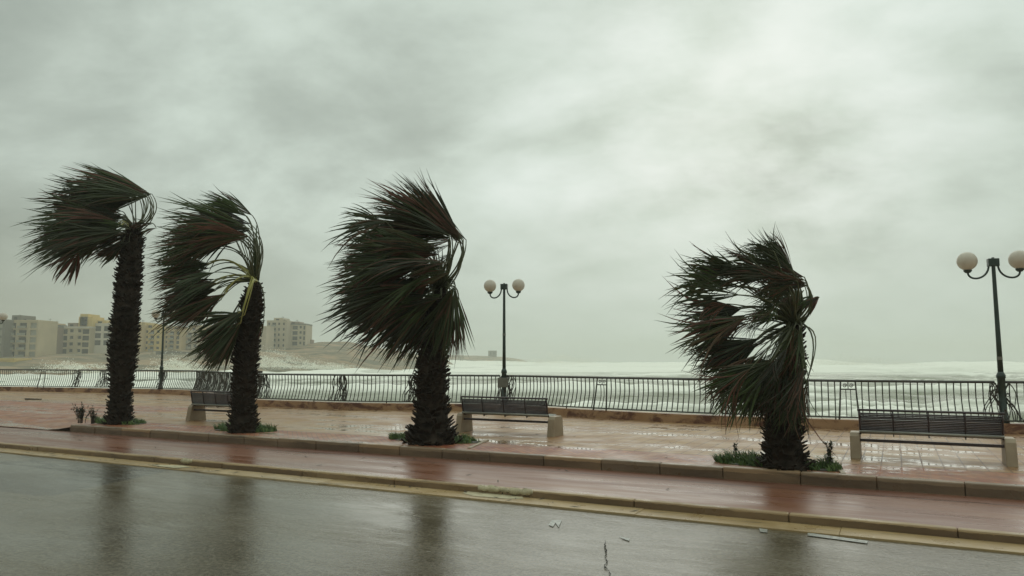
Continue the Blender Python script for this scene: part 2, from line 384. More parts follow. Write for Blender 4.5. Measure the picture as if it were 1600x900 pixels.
# ------------------------------------------------------------------ railing line (world coordinates)
FP = [(-420, 47), (-200, 46), (0, 42.5), (120, 40.5), (255, 38.5), (308, 36.8), (408, 28.2), (560, 26.2), (700, 25.6), (800, 24.8), (900, 22.9), (1080, 20.5), (1280, 19.0), (1440, 18.1), (1600, 17.5), (1800, 17.0), (2050, 16.6)]
FPW = [Vector(((px - 800) / FPX * d * cp, d, 0)) for px, d in FP]
# densify with a smooth curve, except for the two corners at either end of the scroll grille
def dens(pts, step=.15):
    P = [pts[0]] + pts + [pts[-1]]; out = []
    for i in range(1, len(P) - 2):
        p0, p1, p2, p3 = P[i-1], P[i], P[i+1], P[i+2]
        n = max(2, int((p2 - p1).length / step))
        for k in range(n):
            s = k / n
            out.append(.5 * ((2*p1) + (-p0 + p2)*s + (2*p0 - 5*p1 + 4*p2 - p3)*s*s + (-p0 + 3*p1 - 3*p2 + p3)*s**3))
    out.append(pts[-1]); return out
LEFTP = dens(FPW[:6]); CORN = dens(FPW[5:7]); RIGHTP = dens(FPW[6:])
def resample(pl, step):
    out = [pl[0].copy()]; acc = 0
    for a, b_ in zip(pl, pl[1:]):
        d = (b_ - a).length; pos = 0
        while acc + d - pos >= step:
            pos += step - acc; acc = 0; out.append(a + (b_ - a) * (pos / d))
        acc += d - pos
    return out
def nrm(pl, i):
    t = (pl[min(i+1, len(pl)-1)] - pl[max(i-1, 0)]).normalized(); return Vector((t.y, -t.x, 0))  # towards the promenade
ALLP = LEFTP + CORN[1:] + RIGHTP[1:]

# promenade surface between the kerb and the railing
def fence_v(x):
    best = None
    for p in ALLF:
        d = abs(p.x - x)
        if best is None or d < best[0]: best = (d, p.y)
    return best[1]
ALLF = [L_(p) for p in ALLP]
m = MB(); vs = []; fs = []; xs = [-46 + i * .5 for i in range(170)]
tt = [0, .02, .04, .07, .1, .15, .2, .3, .4, .5, .6, .7, .8, .9, 1.0]
def ramp_z(x, y):
    if x > .2: return 0
    k = min(1, (.2 - x) / .9); s = max(0, 1 - y / 1.9); return -.150 * k * min(1, s)
for x in xs:
    fv = fence_v(x)
    for s in tt:
        y = (.16 if x > -.2 else -.02) * (1 - s) + fv * s
        vs.append((x, y, ramp_z(x, y) + .004 * mnoise.noise(Vector((x*.5, y*.5, 0)))))
n = len(tt)
for i in range(len(xs) - 1):
    for j in range(n - 1): fs.append((i*n+j, (i+1)*n+j, (i+1)*n+j+1, i*n+j+1))
m.add(vs, fs); prom = in_frame(m.build('promenade', M_PROM, smooth=True)); tag(prom, kind='structure')

# low wall under the railing, with its coping, and the sea wall face below
def ribbon_wall(name, pl, off0, off1, z0, z1, mat):
    m = MB(); vs = []; fs = []
    pl = pl[::3] + [pl[-1]]
    for i, p in enumerate(pl):
        nn = nrm(pl, i)
        for o_, z in ((off0, z0), (off0, z1), (off1, z1), (off1, z0)): vs.append(p + nn * o_ + Vector((0, 0, z)))
    for i in range(len(pl) - 1):
        for k in range(4):
            a = i*4+k; b_ = i*4+(k+1)%4; fs.append((a, b_, b_+4, a+4))
    m.add(vs, fs); return m.build(name, mat)
WH = .235
lw = ribbon_wall('low_wall', ALLP, .20, -.20, -.05, WH, M_WALL)
tag(lw, 'low brown stained stone kerb wall carrying the railing along the sea side', 'wall')
sw = ribbon_wall('sea_wall', ALLP, -.02, -.6, -7, -.06, M_WALL); tag(sw, kind='structure')

# ------------------------------------------------------------------ railings
RH = .95
def prof(s):   # s: 0 at the top .. 1 at the foot ; offset towards the promenade
    return -.020 * math.sin(math.pi * min(1, s * 1.5)) * (1 if s < .667 else 0) + .13 * max(0, (s - .45) / .55) ** 1.6
def bar_pts(p, nn, z0, z1, k=7):
    return [p + nn * prof(i / (k - 1)) + Vector((0, 0, z1 + (z0 - z1) * i / (k - 1))) for i in range(k)]
ZT, ZB = WH + RH, WH + .06
def arclen(pl):
    L = [0]
    for a, b_ in zip(pl, pl[1:]): L.append(L[-1] + (b_ - a).length)
    return L
def frac_at_px(pl, px):
    best = min(range(len(pl)), key=lambda i: abs(800 + pl[i].x / pl[i].y * FPX / cp - px)); return best
def scroll(m, p, t, nn, wd, n, seed, rad=.011):
    r = random.Random(seed)
    for k in range(n):
        x0 = r.uniform(-wd, wd); x1 = x0 + r.choice((-1, 1)) * r.uniform(.08, .28); amp = r.uniform(.03, .10) * r.choice((-1, 1))
        pts = []
        for i in range(9):
            s = i / 8; q = x0 + (x1 - x0) * s + amp * math.sin(2 * math.pi * s)
            pts.append(p + t * q + nn * (prof(s) + r.uniform(-.006, .006) + .02) + Vector((0, 0, ZT + (ZB - ZT) * s)))
        m.tube(pts, rad, 4)
    for k in range(max(2, n // 4)):
        c = p + t * r.uniform(-wd, wd) + nn * .05 + Vector((0, 0, r.uniform(ZB + .12, ZT - .12))); rr = r.uniform(.035, .07)
        m.tube([c + t * (rr * math.cos(a_ * .7)) * (1 - a_ * .04) + Vector((0, 0, rr * math.sin(a_ * .7) * (1 - a_ * .04))) for a_ in range(14)], rad * .85, 4)
ri = frac_at_px(RIGHTP, 788), frac_at_px(RIGHTP, 1125), frac_at_px(RIGHTP, 1560)
li = frac_at_px(LEFTP, 122)
SECT = [
    (LEFTP[:li], 'curved bar iron railing at the far left edge, left of the scrolled post', [(70, 'frame')], []),
    (LEFTP[li:], 'curved bar iron railing between the left scrolled post and the dense scroll grille', [], [122, 165, 256]),
    (CORN, 'dense wrought iron scroll grille standing obliquely behind the second palm', [], 'all'),
    (RIGHTP[:ri[0]], 'curved bar iron railing between the second palm and the central double lamp', [], [413, 532, 645]),
    (RIGHTP[ri[0]:ri[1]], 'curved bar iron railing from the central double lamp to behind the rightmost palm', [(940, 'frame')], [794]),
    (RIGHTP[ri[1]:ri[2]], 'curved bar iron railing behind the nearest bench, up to the right lamp', [(1325, 'frame')], [1130]),
    (RIGHTP[ri[2]:], 'curved bar iron railing right of the tall right lamp', [], [1562]),
]
for si, (pl, lab, frames, scr) in enumerate(SECT):
    base = pl[0]; t_ = thing('railing', lab, 'railing', base, 0, 'iron railings along the sea front')
    inv = Matrix.Translation(-base); P = [p - base for p in pl]
    Z = Vector((0, 0, 1))
    sub = P[::3] + [P[-1]]
    m = MB()
    m.tube([p + Z * (ZT + .012) for p in sub], .032, 4); m.build('top_rail', M_IRON2, t_)
    m = MB(); m.tube([p + nrm(sub, i) * .13 + Z * ZB for i, p in enumerate(sub)], .020, 4); m.build('bottom_rail', M_IRON2, t_)
    bars = resample(P, .155); marks = []
    skip = []
    for px, _ in frames: skip.append((bars[min(range(len(bars)), key=lambda i: abs(800 + (bars[i] + base).x / (bars[i] + base).y * FPX / cp - px))], .26))
    if scr == 'all': skip_s = []
    else: skip_s = [(bars[min(range(len(bars)), key=lambda i: abs(800 + (bars[i] + base).x / (bars[i] + base).y * FPX / cp - px))], .32) for px in scr]
    m = MB(); cnt = 0; posts = [bars[0]]
    for i, p in enumerate(bars):
        nn = nrm(bars, i)
        if any((p - q).length < r_ for q, r_ in skip): continue
        m.tube(bar_pts(p, nn, ZB, ZT), .0155, 4, cap=False); cnt += 1
        if i % 19 == 18 and len(bars) - i > 12 and len(m.v) > 28 * 6:
            m.build('baluster_panel', M_IRON2, t_); m = MB()
            posts.append(p)
    if m.v: m.build('baluster_panel', M_IRON2, t_)
    for p in posts[1:]:
        i = min(range(len(bars)), key=lambda k: (bars[k] - p).length); nn = nrm(bars, i)
        mm = MB(); mm.tube([p + nn * .13 + Z * (WH - .02), p + nn * .13 + Z * ZB], .018, 4); mm.build('foot_post', M_IRON2, t_)
    for q, r_ in skip:
        i = min(range(len(bars)), key=lambda k: (bars[k] - q).length); nn = nrm(bars, i); tg = Vector((-nn.y, nn.x, 0))
        mm = MB()
        for s_ in (-1, 1):
            mm.tube([q + tg * s_ * .17 + Z * ZT, q + tg * s_ * .19 + nn * .05 + Z * (ZT - .4), q + tg * s_ * .23 + nn * .15 + Z * (WH - .01)], [.020, .022, .026], 4)
        mm.tube([q - tg * .18 + Z * (ZT - .2), q + tg * .18 + Z * (ZT - .2)], .016, 4)
        for s_ in (-.055, .055): mm.tube([q + tg * s_ + Z * (ZT - .2)] + [x for x in bar_pts(q + tg * s_, nn, ZB, ZT - .2)][1:], .0115, 4)
        mm.build('gate_frame', M_IRON2, t_)
        mm = MB()
        for s_ in (-.075, .075):
            mm.tube([q + tg * (s_ + .05 * math.cos(a_ * .6) * (1 - a_ * .05)) + Z * (ZT - .11 + .06 * math.sin(a_ * .6) * (1 - a_ * .05)) for a_ in range(16)], .010, 4)
        mm.tube([q + Z * (ZT - .2), q + Z * (ZT - .02)], .012, 4)
        mm.build('scroll_ornament', M_IRON2, t_)
    for q, r_ in skip_s:
        i = min(range(len(bars)), key=lambda k: (bars[k] - q).length); nn = nrm(bars, i); tg = Vector((-nn.y, nn.x, 0))
        mm = MB(); scroll(mm, q, tg, nn, .25, 16, si * 31 + i, .0125); mm.build('scroll_ornament', M_IRON2, t_)
    if scr == 'all':
        L = len(bars)
        for k in range(3, L - 2, 7):
            nn = nrm(bars, k); tg = Vector((-nn.y, nn.x, 0)); mm = MB(); scroll(mm, bars[k], tg, nn, .5, 12, k, .014); mm.build('scroll_ornament', M_IRON2, t_)
        mm = MB(); e = P[-1] + Vector((-.25, .1, 0))
        mm.box((e.x - .1, e.y - .03, ZT + .05), (e.x + .28, e.y + .03, ZT + .13)); mm.build('end_cap', M_IRON2, t_)

# ------------------------------------------------------------------ street lamps
def lamp(p, H, arm, gr, label, box=False, yaw=0.0, lean=0.0):
    t_ = thing('street_lamp', label, 'street lamp', p, RZ * .5 + yaw, 'double globe street lamps')
    t_.rotation_euler.x = 0; t_.rotation_euler.y = lean
    m = MB(); m.lathe([(.0, WH - .02), (.12, WH - .02), (.12, WH + .10), (.085, WH + .14), (.085, 1.28), (.10, 1.30), (.10, 1.36), (.07, 1.42), (.062, 1.44)], 12); m.build('base', M_GREEN, t_, True)
    m = MB(); m.lathe([(.062, 1.44), (.055, 2.2), (.042, H - .1), (.042, H)], 12); m.build('pole', M_GREEN, t_, True)
    m = MB(); m.box((-.12, -.07, H - .10), (.12, .07, H + .09)); m.box((-.03, -.03, H + .09), (.03, .03, H + .12)); m.build('bracket_head', M_GREEN, t_, bevel=.012)
    for s in (-1, 1):
        m = MB(); pts = []
        for i in range(13):
            a_ = math.pi + math.pi * i / 12
            pts.append((s * (.10 + (arm - .10) / 2 - (arm - .10) / 2 * -math.cos(a_) * -1), 0, H - .06 + .22 * math.sin(a_)))
        pts = [(s * (.10 + (arm - .10) * (1 - math.cos(math.pi * i / 14)) / 2), 0, H - .05 - .17 * i / 14 - .24 * math.sin(math.pi * i / 14) ** .85) for i in range(15)]
        m.tube(pts, .024, 8); ar = m.build('arm', M_GREEN, t_, True)
        m = MB(); m.lathe([(.02, -.06), (.05, -.055), (.085, -.02), (.095, .0), (.095, .02), (.05, .025)], 14, (s * arm, 0, H - .19)); m.build('globe_holder', M_GREEN, t_, True)
        m = MB(); m.lathe([(max(.001, gr * math.sin(math.pi * i / 14)), gr - gr * math.cos(math.pi * i / 14) + .01) for i in range(15)], 22, (s * arm, 0, H - .19)); m.build('globe', M_GLOBE, t_, True)
    if box:
        m = MB(); m.box((-.18, -.19, WH + .58), (.17, -.09, WH + .90)); m.build('junction_box', M_GREYBOX, t_, bevel=.01)
        m = MB(); m.lathe([(.060, 2.55), (.060, 2.62)], 12); m.build('band', M_GREYBOX, t_)
    else:
        m = MB(); m.lathe([(.062, 1.72), (.061, 1.80)], 12); m.build('band', M_GREYBOX, t_)
    return t_
def on_fence(px): 
    i = frac_at_px(ALLP, px); return ALLP[i], nrm(ALLP, i)
p, nn = on_fence(788); lamp(p - nn * .02, 4.22, .50, .215, 'dark green double globe street lamp in the middle, with a grey box on its post', True)
p, nn = on_fence(1558); lamp(p - nn * .02, 4.07, .56, .225, 'tallest looking double globe street lamp at the right edge, above the nearest bench', lean=R(-.2))
p, nn = on_fence(253); lamp(p - nn * .02, 4.12, .50, .215, 'far double globe street lamp half hidden by the fronds of the second palm')
p, nn = on_fence(-11); lamp(p - nn * .02, 4.22, .54, .22, 'street lamp cut off by the left edge, only one globe showing')

# ------------------------------------------------------------------ benches
def bench(p, L, label):
    t_ = thing('park_bench', label, 'bench', p, RZ, 'metal rod benches on the promenade')
    t_.location.z = .0
    for x in (0.0, L):
        m = MB(); s = -1 if x == 0 else 1; a, b_ = (x - .16, x) if s < 0 else (x, x + .16)
        prf = [(-.10, -.01), (.50, -.01), (.44, .40), (.36, .445), (.02, .445), (-.03, .38)]
        vs = [(a, y, z) for y, z in prf] + [(b_, y, z) for y, z in prf]; k = len(prf)
        m.add(vs, [tuple(range(k - 1, -1, -1)), tuple(range(k, 2*k))] + [(i, (i+1) % k, (i+1) % k + k, i + k) for i in range(k)])
        o = m.build('concrete_support', M_CONC, t_, bevel=.015)
    prf = [(.50, .42), (.49, .455), (.42, .455), (.30, .440), (.18, .430), (.08, .435), (.02, .475), (-.01, .55), (-.03, .65), (-.05, .75), (-.07, .84)]
    P = [Vector((0, y, z)) for y, z in prf]
    R_ = resample(P, .029)
    seat = MB(); back = MB()
    for q in R_[1:-1]:
        (back if q.z > .47 else seat).tube([(0.02, q.y, q.z), (L - .02, q.y, q.z)], .0130, 6)
    seat.tube([(0.0, -.035, .468), (L, -.035, .468)], .023, 8); 
    seat.build('seat', M_SEAT, t_, True); back.build('backrest', M_BENCHM, t_, True)
    m = MB(); m.tube([(-.02, -.075, .845), (L + .02, -.075, .845)], .020, 6)
    m.build('top_rail', M_BENCHM, t_, True)
    m = MB(); m.box((-.02, .04, .285), (L + .02, .10, .335)); m.build('support_beam', M_BENCHM, t_, bevel=.006)
    for k in range(5):
        x = L * k / 4; m = MB(); x = min(max(x, .012), L - .012)
        off = [(q.x + x, q.y - .016, q.z - .012) for q in P[2:]]
        m.tube(off, .013 if 0 < k < 4 else .019, 5)
        if 0 < k < 4: m.tube([(x, .04 + .03 * math.cos(a_ * .8), .425 + .03 * math.sin(a_ * .8)) for a_ in range(9)], .009, 5)
        m.build('frame_rib', M_BENCHM, t_, True)
    return t_
b3 = G(1345, 716); bench(b3, 2.13, 'nearest dark metal rod bench on concrete supports, under the right lamp')
b2 = G(723, 675); bench(b2, 2.26, 'dark metal rod bench on concrete supports, beside the third palm below the central lamp')
b1 = G(300, 657.5); bench(b1, 1.93, 'farthest dark metal bench, half hidden behind the trunk of the second palm')

# ------------------------------------------------------------------ palms
def bez(a, b_, c, n=10): return [a * (1-s)**2 + b_ * 2*s*(1-s) + c * s*s for s in [i / n for i in range(n + 1)]]
def frond(parent, C0, ctrl, H, A, S, L, spread, rng, n=34, curl=.07, k=.34, droop=.10, petm=None, pr=.020, rag=.22, wind=Vector((-1, 0, .02))):
    """blade fanning out from the hub H along A with its width along S ; the tips stream down wind"""
    A = A.normalized(); S = (S - A * S.dot(A)).normalized(); Nn = A.cross(S)
    m = MB(); da = 2 * spread / (n - 1)
    ts = [0, .12, .27, .42, .56, .70, .85, 1.0]
    Wd = (wind * .55 + A * .45).normalized()
    gap0 = rng.random()
    for i in range(n):
        if rng.random() < .07 or abs(i / n - gap0) < .04: continue
        u_ = -1 + 2 * i / (n - 1); a_ = u_ * spread + rng.gauss(0, da * .35)
        d = A * math.cos(a_) + S * math.sin(a_) + Nn * (.10 * math.cos(u_ * 9) + rng.gauss(0, .075))
        d.normalize(); li_ = L * (1 - .16 * u_ * u_) * (1 - rag * rng.random() ** 1.6)
        kk = k * rng.uniform(.7, 1.3); dr = droop * rng.uniform(.3, 1.8); tw = rng.uniform(-.5, .5)
        cur = rng.gauss(0, curl)
        pts = [H + d * (li_ * t * (1 - kk * t)) + Wd * (kk * li_ * t * t) + Vector((0, 0, -dr * li_ * t ** 3)) + S * (cur * li_ * t ** 3) for t in ts]
        vs = []
        wm = min(L * .54 * da * 1.5, .075)
        for j, (t, q) in enumerate(zip(ts, pts)):
            tg = (pts[min(j+1, len(ts)-1)] - pts[max(j-1, 0)]).normalized()
            wv = Nn.cross(tg)
            if wv.length < 1e-4: wv = S.copy()
            wv.normalize()
            if t > .5: wv = (Matrix.Rotation(tw * (t - .5) * 2, 3, tg) @ wv)
            if t <= .56: wd = max(.003, wm * t / .56)
            else: wd = wm * (1 - (t - .56) / .44) ** .8 * .85 + .0022
            nrm_ = tg.cross(wv)
            vs += [q - wv * wd * .5, q + nrm_ * wd * .35, q + wv * wd * .5]
        fs = []
        for j in range(len(ts) - 1):
            a0 = j * 3; fs += [(a0, a0+1, a0+4, a0+3), (a0+1, a0+2, a0+5, a0+4)]
        m.add(vs, fs, rng.random())
    o = m.build('frond', M_LEAF, parent, attr='tint')
    m = MB(); pts = bez(C0, ctrl, H, 9)
    pts.append(H + A * L * .10)
    nn_ = len(pts); m.tube(pts, [pr * (1 - .5 * i / (nn_ - 1)) for i in range(nn_)], 5, flat=.6)
    m.build('petiole', petm or M_PET, o, True)
    return o

def trunk(parent, cl, rng, stub=.10, dens_=.062):
    """cl: list of (centre Vector, radius)"""
    m = MB(); n = 18; pts = []; rad = []
    for (a, ra), (b_, rb) in zip(cl, cl[1:]):
        k = max(2, int((b_ - a).length / .08))
        for i in range(k): pts.append(a + (b_ - a) * i / k); rad.append(ra + (rb - ra) * i / k)
    pts.append(cl[-1][0]); rad.append(cl[-1][1])
    core = [r_ * .80 for r_ in rad]
    m.tube(pts, core, n)
    # knobbly skin
    vs = []
    for i, vtx in enumerate(m.v):
        q = Vector(vtx); c = pts[min(i // n, len(pts) - 1)]; d = q - c
        vs.append(tuple(c + d * (1 + .09 * mnoise.noise(q * 9) + .05 * mnoise.noise(q * 23))))
    m.v = vs
    h = 0; row = 0; tot = sum((pts[i+1] - pts[i]).length for i in range(len(pts) - 1))
    cum = [0]
    for i in range(len(pts) - 1): cum.append(cum[-1] + (pts[i+1] - pts[i]).length)
    while h < tot - .05:
        i = max(k for k in range(len(cum)) if cum[k] <= h); c = pts[i]; r_ = rad[i]
        tg = (pts[min(i+1, len(pts)-1)] - pts[max(i-1, 0)]).normalized()
        cnt = 15
        for k in range(cnt):
            if rng.random() < .18: continue
            an = 2 * math.pi * (k + (row % 2) * .5 + rng.uniform(-.2, .2)) / cnt
            out = Vector((math.cos(an), math.sin(an), 0)); sd_ = Vector((-math.sin(an), math.cos(an), 0))
            b0 = c + out * r_ * .70 + Vector((0, 0, rng.uniform(-.06, .06)))
            ln = stub * rng.uniform(.35, 1.25) * (.75 + .25 * math.sin(h * 5)); w_ = .062 * r_ / .33 * rng.uniform(.6, 1.2)
            up_ = rng.uniform(.35, 1.1) if rng.random() > .12 else rng.uniform(-.6, .1)
            ax = (out + Vector((0, 0, up_))).normalized(); nn_ = ax.cross(sd_)
            over = r_ * .28 + ln * rng.uniform(.1, .75)
            e = b0 + ax * (over / max(.35, ax.dot(out)) * .9)
            t2 = .015
            vv = [b0 - sd_ * w_ * .9 - nn_ * t2, b0 + sd_ * w_ * .9 - nn_ * t2, b0 + sd_ * w_ * .9 + nn_ * t2, b0 - sd_ * w_ * .9 + nn_ * t2,
                  e - sd_ * w_ * .35 - nn_ * t2 * .6, e + sd_ * w_ * rng.uniform(.1, .5) - nn_ * t2 * .6, e + sd_ * w_ * .35 + nn_ * t2 * .6 + ax * rng.uniform(-.03, .03), e - sd_ * w_ * .35 + nn_ * t2 * .6]
            m.add(vv, [(0,3,2,1),(4,5,6,7),(0,1,5,4),(1,2,6,5),(2,3,7,6),(3,0,4,7)])
        h += dens_; row += 1
    return m.build('trunk', M_TRUNK, parent)

def palm(name, label, base_px, D, tr, heart, fr, seed, spear=None, nseg=34, fill=(), seg_k=.75, kw=.24, curl=.09, front=()):
    rng = random.Random(seed)
    base = W(base_px[0], base_px[1], D); base.z = 0
    t_ = thing(name, label, 'palm tree', base, 0, 'wind blown fan palms along the kerb')
    loc = lambda px, py, dy=0.0: W(px, py, D) * ((D + dy) / D) * 1.0 if False else (W(px, py, D + dy) - base)
    sc = D / FPX
    cl = [(loc(x, y), w_ * sc * .5) for x, y, w_ in tr]
    cl[0] = (Vector((cl[0][0].x, 0, -.06)), cl[0][1])
    trunk(t_, cl, rng)
    C0 = loc(*heart)
    for f in fr:
        hx, hy, ang, L, sprd, dep = f[:6]; opt = f[6] if len(f) > 6 else {}
        reps = opt.get('n', 2) + (1 if opt.get('seg', nseg) > 25 and opt.get('n', 2) > 1 else 0)
        for r_ in range(reps):
            jx = rng.gauss(0, 4) if r_ else 0; jy = rng.gauss(0, 5) if r_ else 0; ja = rng.gauss(0, 6) if r_ else 0
            dy = dep + (rng.uniform(-.45, .45) if r_ else 0)
            H = loc(hx + jx, hy + jy, dy)
            a_ = R(ang + ja); A = Vector((math.cos(a_), rng.uniform(-.25, .25), math.sin(a_)))
            Sv = Vector((-math.sin(a_), 0, math.cos(a_))); Sv = Matrix.Rotation(rng.uniform(-.95, .95), 3, A.normalized()) @ Sv
            if 'c' in opt: cx_, cy_ = opt['c']; ct = loc(cx_ + jx, cy_ + jy, dy * 1.2)
            else: ct = (C0 + H) / 2 + Vector((.10 if H.x > C0.x else -.05, dy * .3, .28))
            c0 = C0 + Vector((rng.uniform(-.10, .10), rng.uniform(-.10, .10), rng.uniform(-.06, .12)))
            frond(t_, c0, ct, H, A, Sv, L * sc * (rng.uniform(.85, 1.0) if r_ else 1), R(sprd * (1.3 if L > 75 else 1.1)), rng, n=int(opt.get('seg', nseg) * seg_k), curl=curl, k=opt.get('k', kw),
                  droop=opt.get('d', .10), petm=M_PETY if opt.get('y') else None, pr=opt.get('pr', .020), rag=opt.get('rag', .22))
    for (x0, x1, y0, y1, cnt_, a0, a1, L0, L1, d0, d1) in [f + (-.5, .5) for f in fill] + [f + (-.85, -.35) for f in front]:
        for q in range(cnt_):
            hx, hy = rng.uniform(x0, x1), rng.uniform(y0, y1); dy = rng.uniform(d0, d1); H = loc(hx, hy, dy); a_ = R(rng.uniform(a0, a1))
            A = Vector((math.cos(a_), rng.uniform(-.5, .5), math.sin(a_))); Sv = Matrix.Rotation(rng.uniform(-1.3, 1.3), 3, A.normalized()) @ Vector((-math.sin(a_), 0, math.cos(a_)))
            frond(t_, C0, (C0 + H) / 2 + Vector((0, dy * .4, .15)), H, A, Sv, rng.uniform(L0, L1) * sc, R(rng.uniform(14, 26)), rng, n=20, k=.15, rag=.4, curl=curl * 1.5, droop=.14, pr=.016)
    if spear:
        m = MB(); a, b_ = C0, loc(*spear); m.tube([a, (a + b_) / 2, b_], [.05, .035, .01], 6); m.build('spear_leaf', M_LEAF, t_, True)
    return t_

P1 = palm('fan_palm', 'tallest fan palm at the far left, long slender trunk and crown blown left', (186, 660), 20.2,
    [(186, 662, 46), (187, 640, 37), (189, 600, 36), (191, 575, 44), (193, 540, 48), (197, 490, 42), (201, 440, 42), (205, 400, 38), (208, 372, 34), (210, 355, 20)], (209, 362),
    [(232, 301, 168, 150, 13, -.2, {'c': (256, 335), 'n': 3}), (228, 298, 160, 120, 10, .2, {'c': (250, 330), 'n': 2}), (215, 297, 172, 150, 13, .3, {'c': (238, 330), 'n': 3}),
     (205, 310, 178, 155, 18, .1, {'n': 2}), (190, 330, 172, 152, 18, .2, {'n': 2}), (180, 342, 180, 160, 20, 0, {'n': 3}), (185, 350, 187, 165, 20, -.2, {'y': 1, 'n': 3}),
     (180, 358, 188, 138, 20, .1, {'n': 3}), (195, 340, 184, 130, 22, .4, {'n': 2}), (200, 368, 190, 95, 22, .2, {'n': 2}), (150, 360, 186, 105, 20, .2, {'n': 2}),
     (190, 388, 205, 46, 28, 0, {'n': 2, 'seg': 20}), (122, 393, 236, 62, 32, -.5, {'n': 1, 'seg': 22, 'c': (165, 360)}),
     (237, 350, 178, 42, 16, -.3, {'n': 1, 'seg': 18, 'c': (226, 352)}), (244, 356, 200, 30, 12, -.2, {'n': 1, 'seg': 12, 'c': (238, 338)})], 11, kw=.18, seg_k=.68, front=[(170, 200, 318, 365, 4, 168, 195, 80, 130)], fill=[(150, 200, 330, 385, 6, 170, 205, 60, 100), (186, 205, 375, 395, 3, 190, 225, 35, 60)])
P2 = palm('fan_palm', 'fan palm with long bare arching yellow stems, second from the left', (380, 672), 17.9,
    [(380, 675, 50), (380, 640, 41), (382, 600, 42), (384, 560, 42), (388, 520, 42), (393, 480, 37), (397, 455, 30), (399, 440, 18)], (398, 440),
    [(386, 338, 152, 92, 14, 0, {'c': (405, 360), 'n': 2}), (392, 350, 165, 110, 12, .2, {'c': (424, 380), 'n': 2}), (385, 358, 168, 150, 13, 0, {'c': (418, 385), 'n': 3}),
     (380, 368, 178, 150, 13, .2, {'c': (408, 385), 'n': 3}), (372, 372, 186, 145, 12, -.2, {'c': (400, 385), 'n': 3}), (345, 385, 188, 115, 16, .2, {'c': (385, 385), 'n': 2}),
     (326, 412, 186, 95, 20, 0, {'c': (360, 392), 'n': 2, 'y': 1}), (330, 428, 192, 98, 20, .2, {'c': (368, 405), 'n': 2}), (336, 440, 196, 100, 20, -.2, {'c': (370, 418), 'n': 2, 'y': 1}),
     (347, 464, 198, 122, 17, -.2, {'c': (365, 425), 'n': 3, 'y': 1}), (342, 468, 208, 90, 18, .2, {'c': (372, 430), 'n': 2}), (335, 455, 190, 90, 16, 0, {'c': (360, 432), 'n': 2}),
     (382, 492, 205, 90, 28, -.5, {'c': (402, 425), 'n': 2, 'y': 1, 'pr': .034}), (376, 505, 222, 100, 26, -.45, {'c': (392, 428), 'n': 2, 'y': 1, 'pr': .028}), (370, 520, 212, 70, 26, .1, {'c': (392, 440), 'n': 2, 'y': 1}),
     (412, 500, 262, 30, 14, -.2, {'c': (418, 440), 'n': 1, 'seg': 10})], 23, spear=(401, 352), kw=.18, seg_k=.68, front=[(325, 345, 405, 465, 3, 182, 205, 70, 95), (355, 390, 342, 372, 3, 160, 185, 80, 125)], fill=[(300, 345, 400, 470, 4, 180, 205, 60, 85), (360, 395, 345, 372, 3, 165, 190, 70, 110), (330, 385, 500, 545, 4, 195, 240, 40, 75)])
P3 = palm('fan_palm', 'bushiest fan palm in the middle, left of the central lamp, stout trunk', (676, 688), 15.6,
    [(676, 690, 96), (675, 678, 78), (675, 665, 68), (674, 640, 58), (674, 600, 56), (676, 560, 50), (680, 520, 44), (686, 480, 36), (690, 450, 22)], (690, 452),
    [(723, 376, 133, 152, 9, 0, {'c': (724, 415), 'n': 3, 'k': .04, 'd': .03}), (716, 366, 139, 150, 12, .2, {'n': 2, 'k': .06, 'd': .03}), (716, 370, 150, 188, 10, .2, {'c': (735, 412), 'n': 3}), (705, 366, 160, 170, 13, -.1, {'c': (715, 410), 'n': 2}), (700, 372, 168, 175, 14, .2, {'n': 3}),
     (680, 392, 172, 155, 16, -.3, {'n': 2}), (672, 402, 180, 160, 18, -.4, {'n': 3}), (664, 412, 188, 178, 17, -.2, {'n': 3}), (656, 440, 196, 168, 18, -.4, {'n': 3}),
     (672, 452, 206, 165, 18, -.1, {'n': 3}), (676, 468, 216, 150, 18, -.2, {'n': 3}), (690, 480, 226, 125, 20, .1, {'n': 3}), (700, 470, 240, 110, 18, .3, {'n': 2}),
     (640, 400, 186, 120, 18, .3, {'n': 2}), (620, 450, 200, 105, 20, .2, {'n': 2}), (600, 350, 160, 85, 16, .2, {'n': 1}),
     (712, 452, 268, 115, 13, -.3, {'c': (712, 425), 'n': 2, 'k': .05, 'd': .1}), (704, 462, 256, 100, 13, -.4, {'c': (700, 430), 'n': 2, 'k': .12}), (715, 480, 272, 80, 8, 0, {'c': (722, 440), 'n': 1, 'k': .02})], 37, spear=(690, 405), fill=[(655, 705, 385, 445, 9, 165, 205, 70, 120), (600, 660, 360, 470, 6, 165, 205, 60, 110), (680, 715, 445, 500, 7, 225, 270, 60, 95), (690, 716, 375, 420, 4, 180, 235, 40, 60), ], seg_k=.60, kw=.13, front=[(655, 690, 385, 420, 4, 165, 200, 90, 140), (660, 700, 425, 470, 5, 185, 225, 90, 130), (690, 712, 380, 425, 3, 175, 215, 45, 75), (695, 714, 448, 470, 4, 240, 275, 80, 115), (600, 650, 340, 440, 4, 165, 200, 70, 110)])
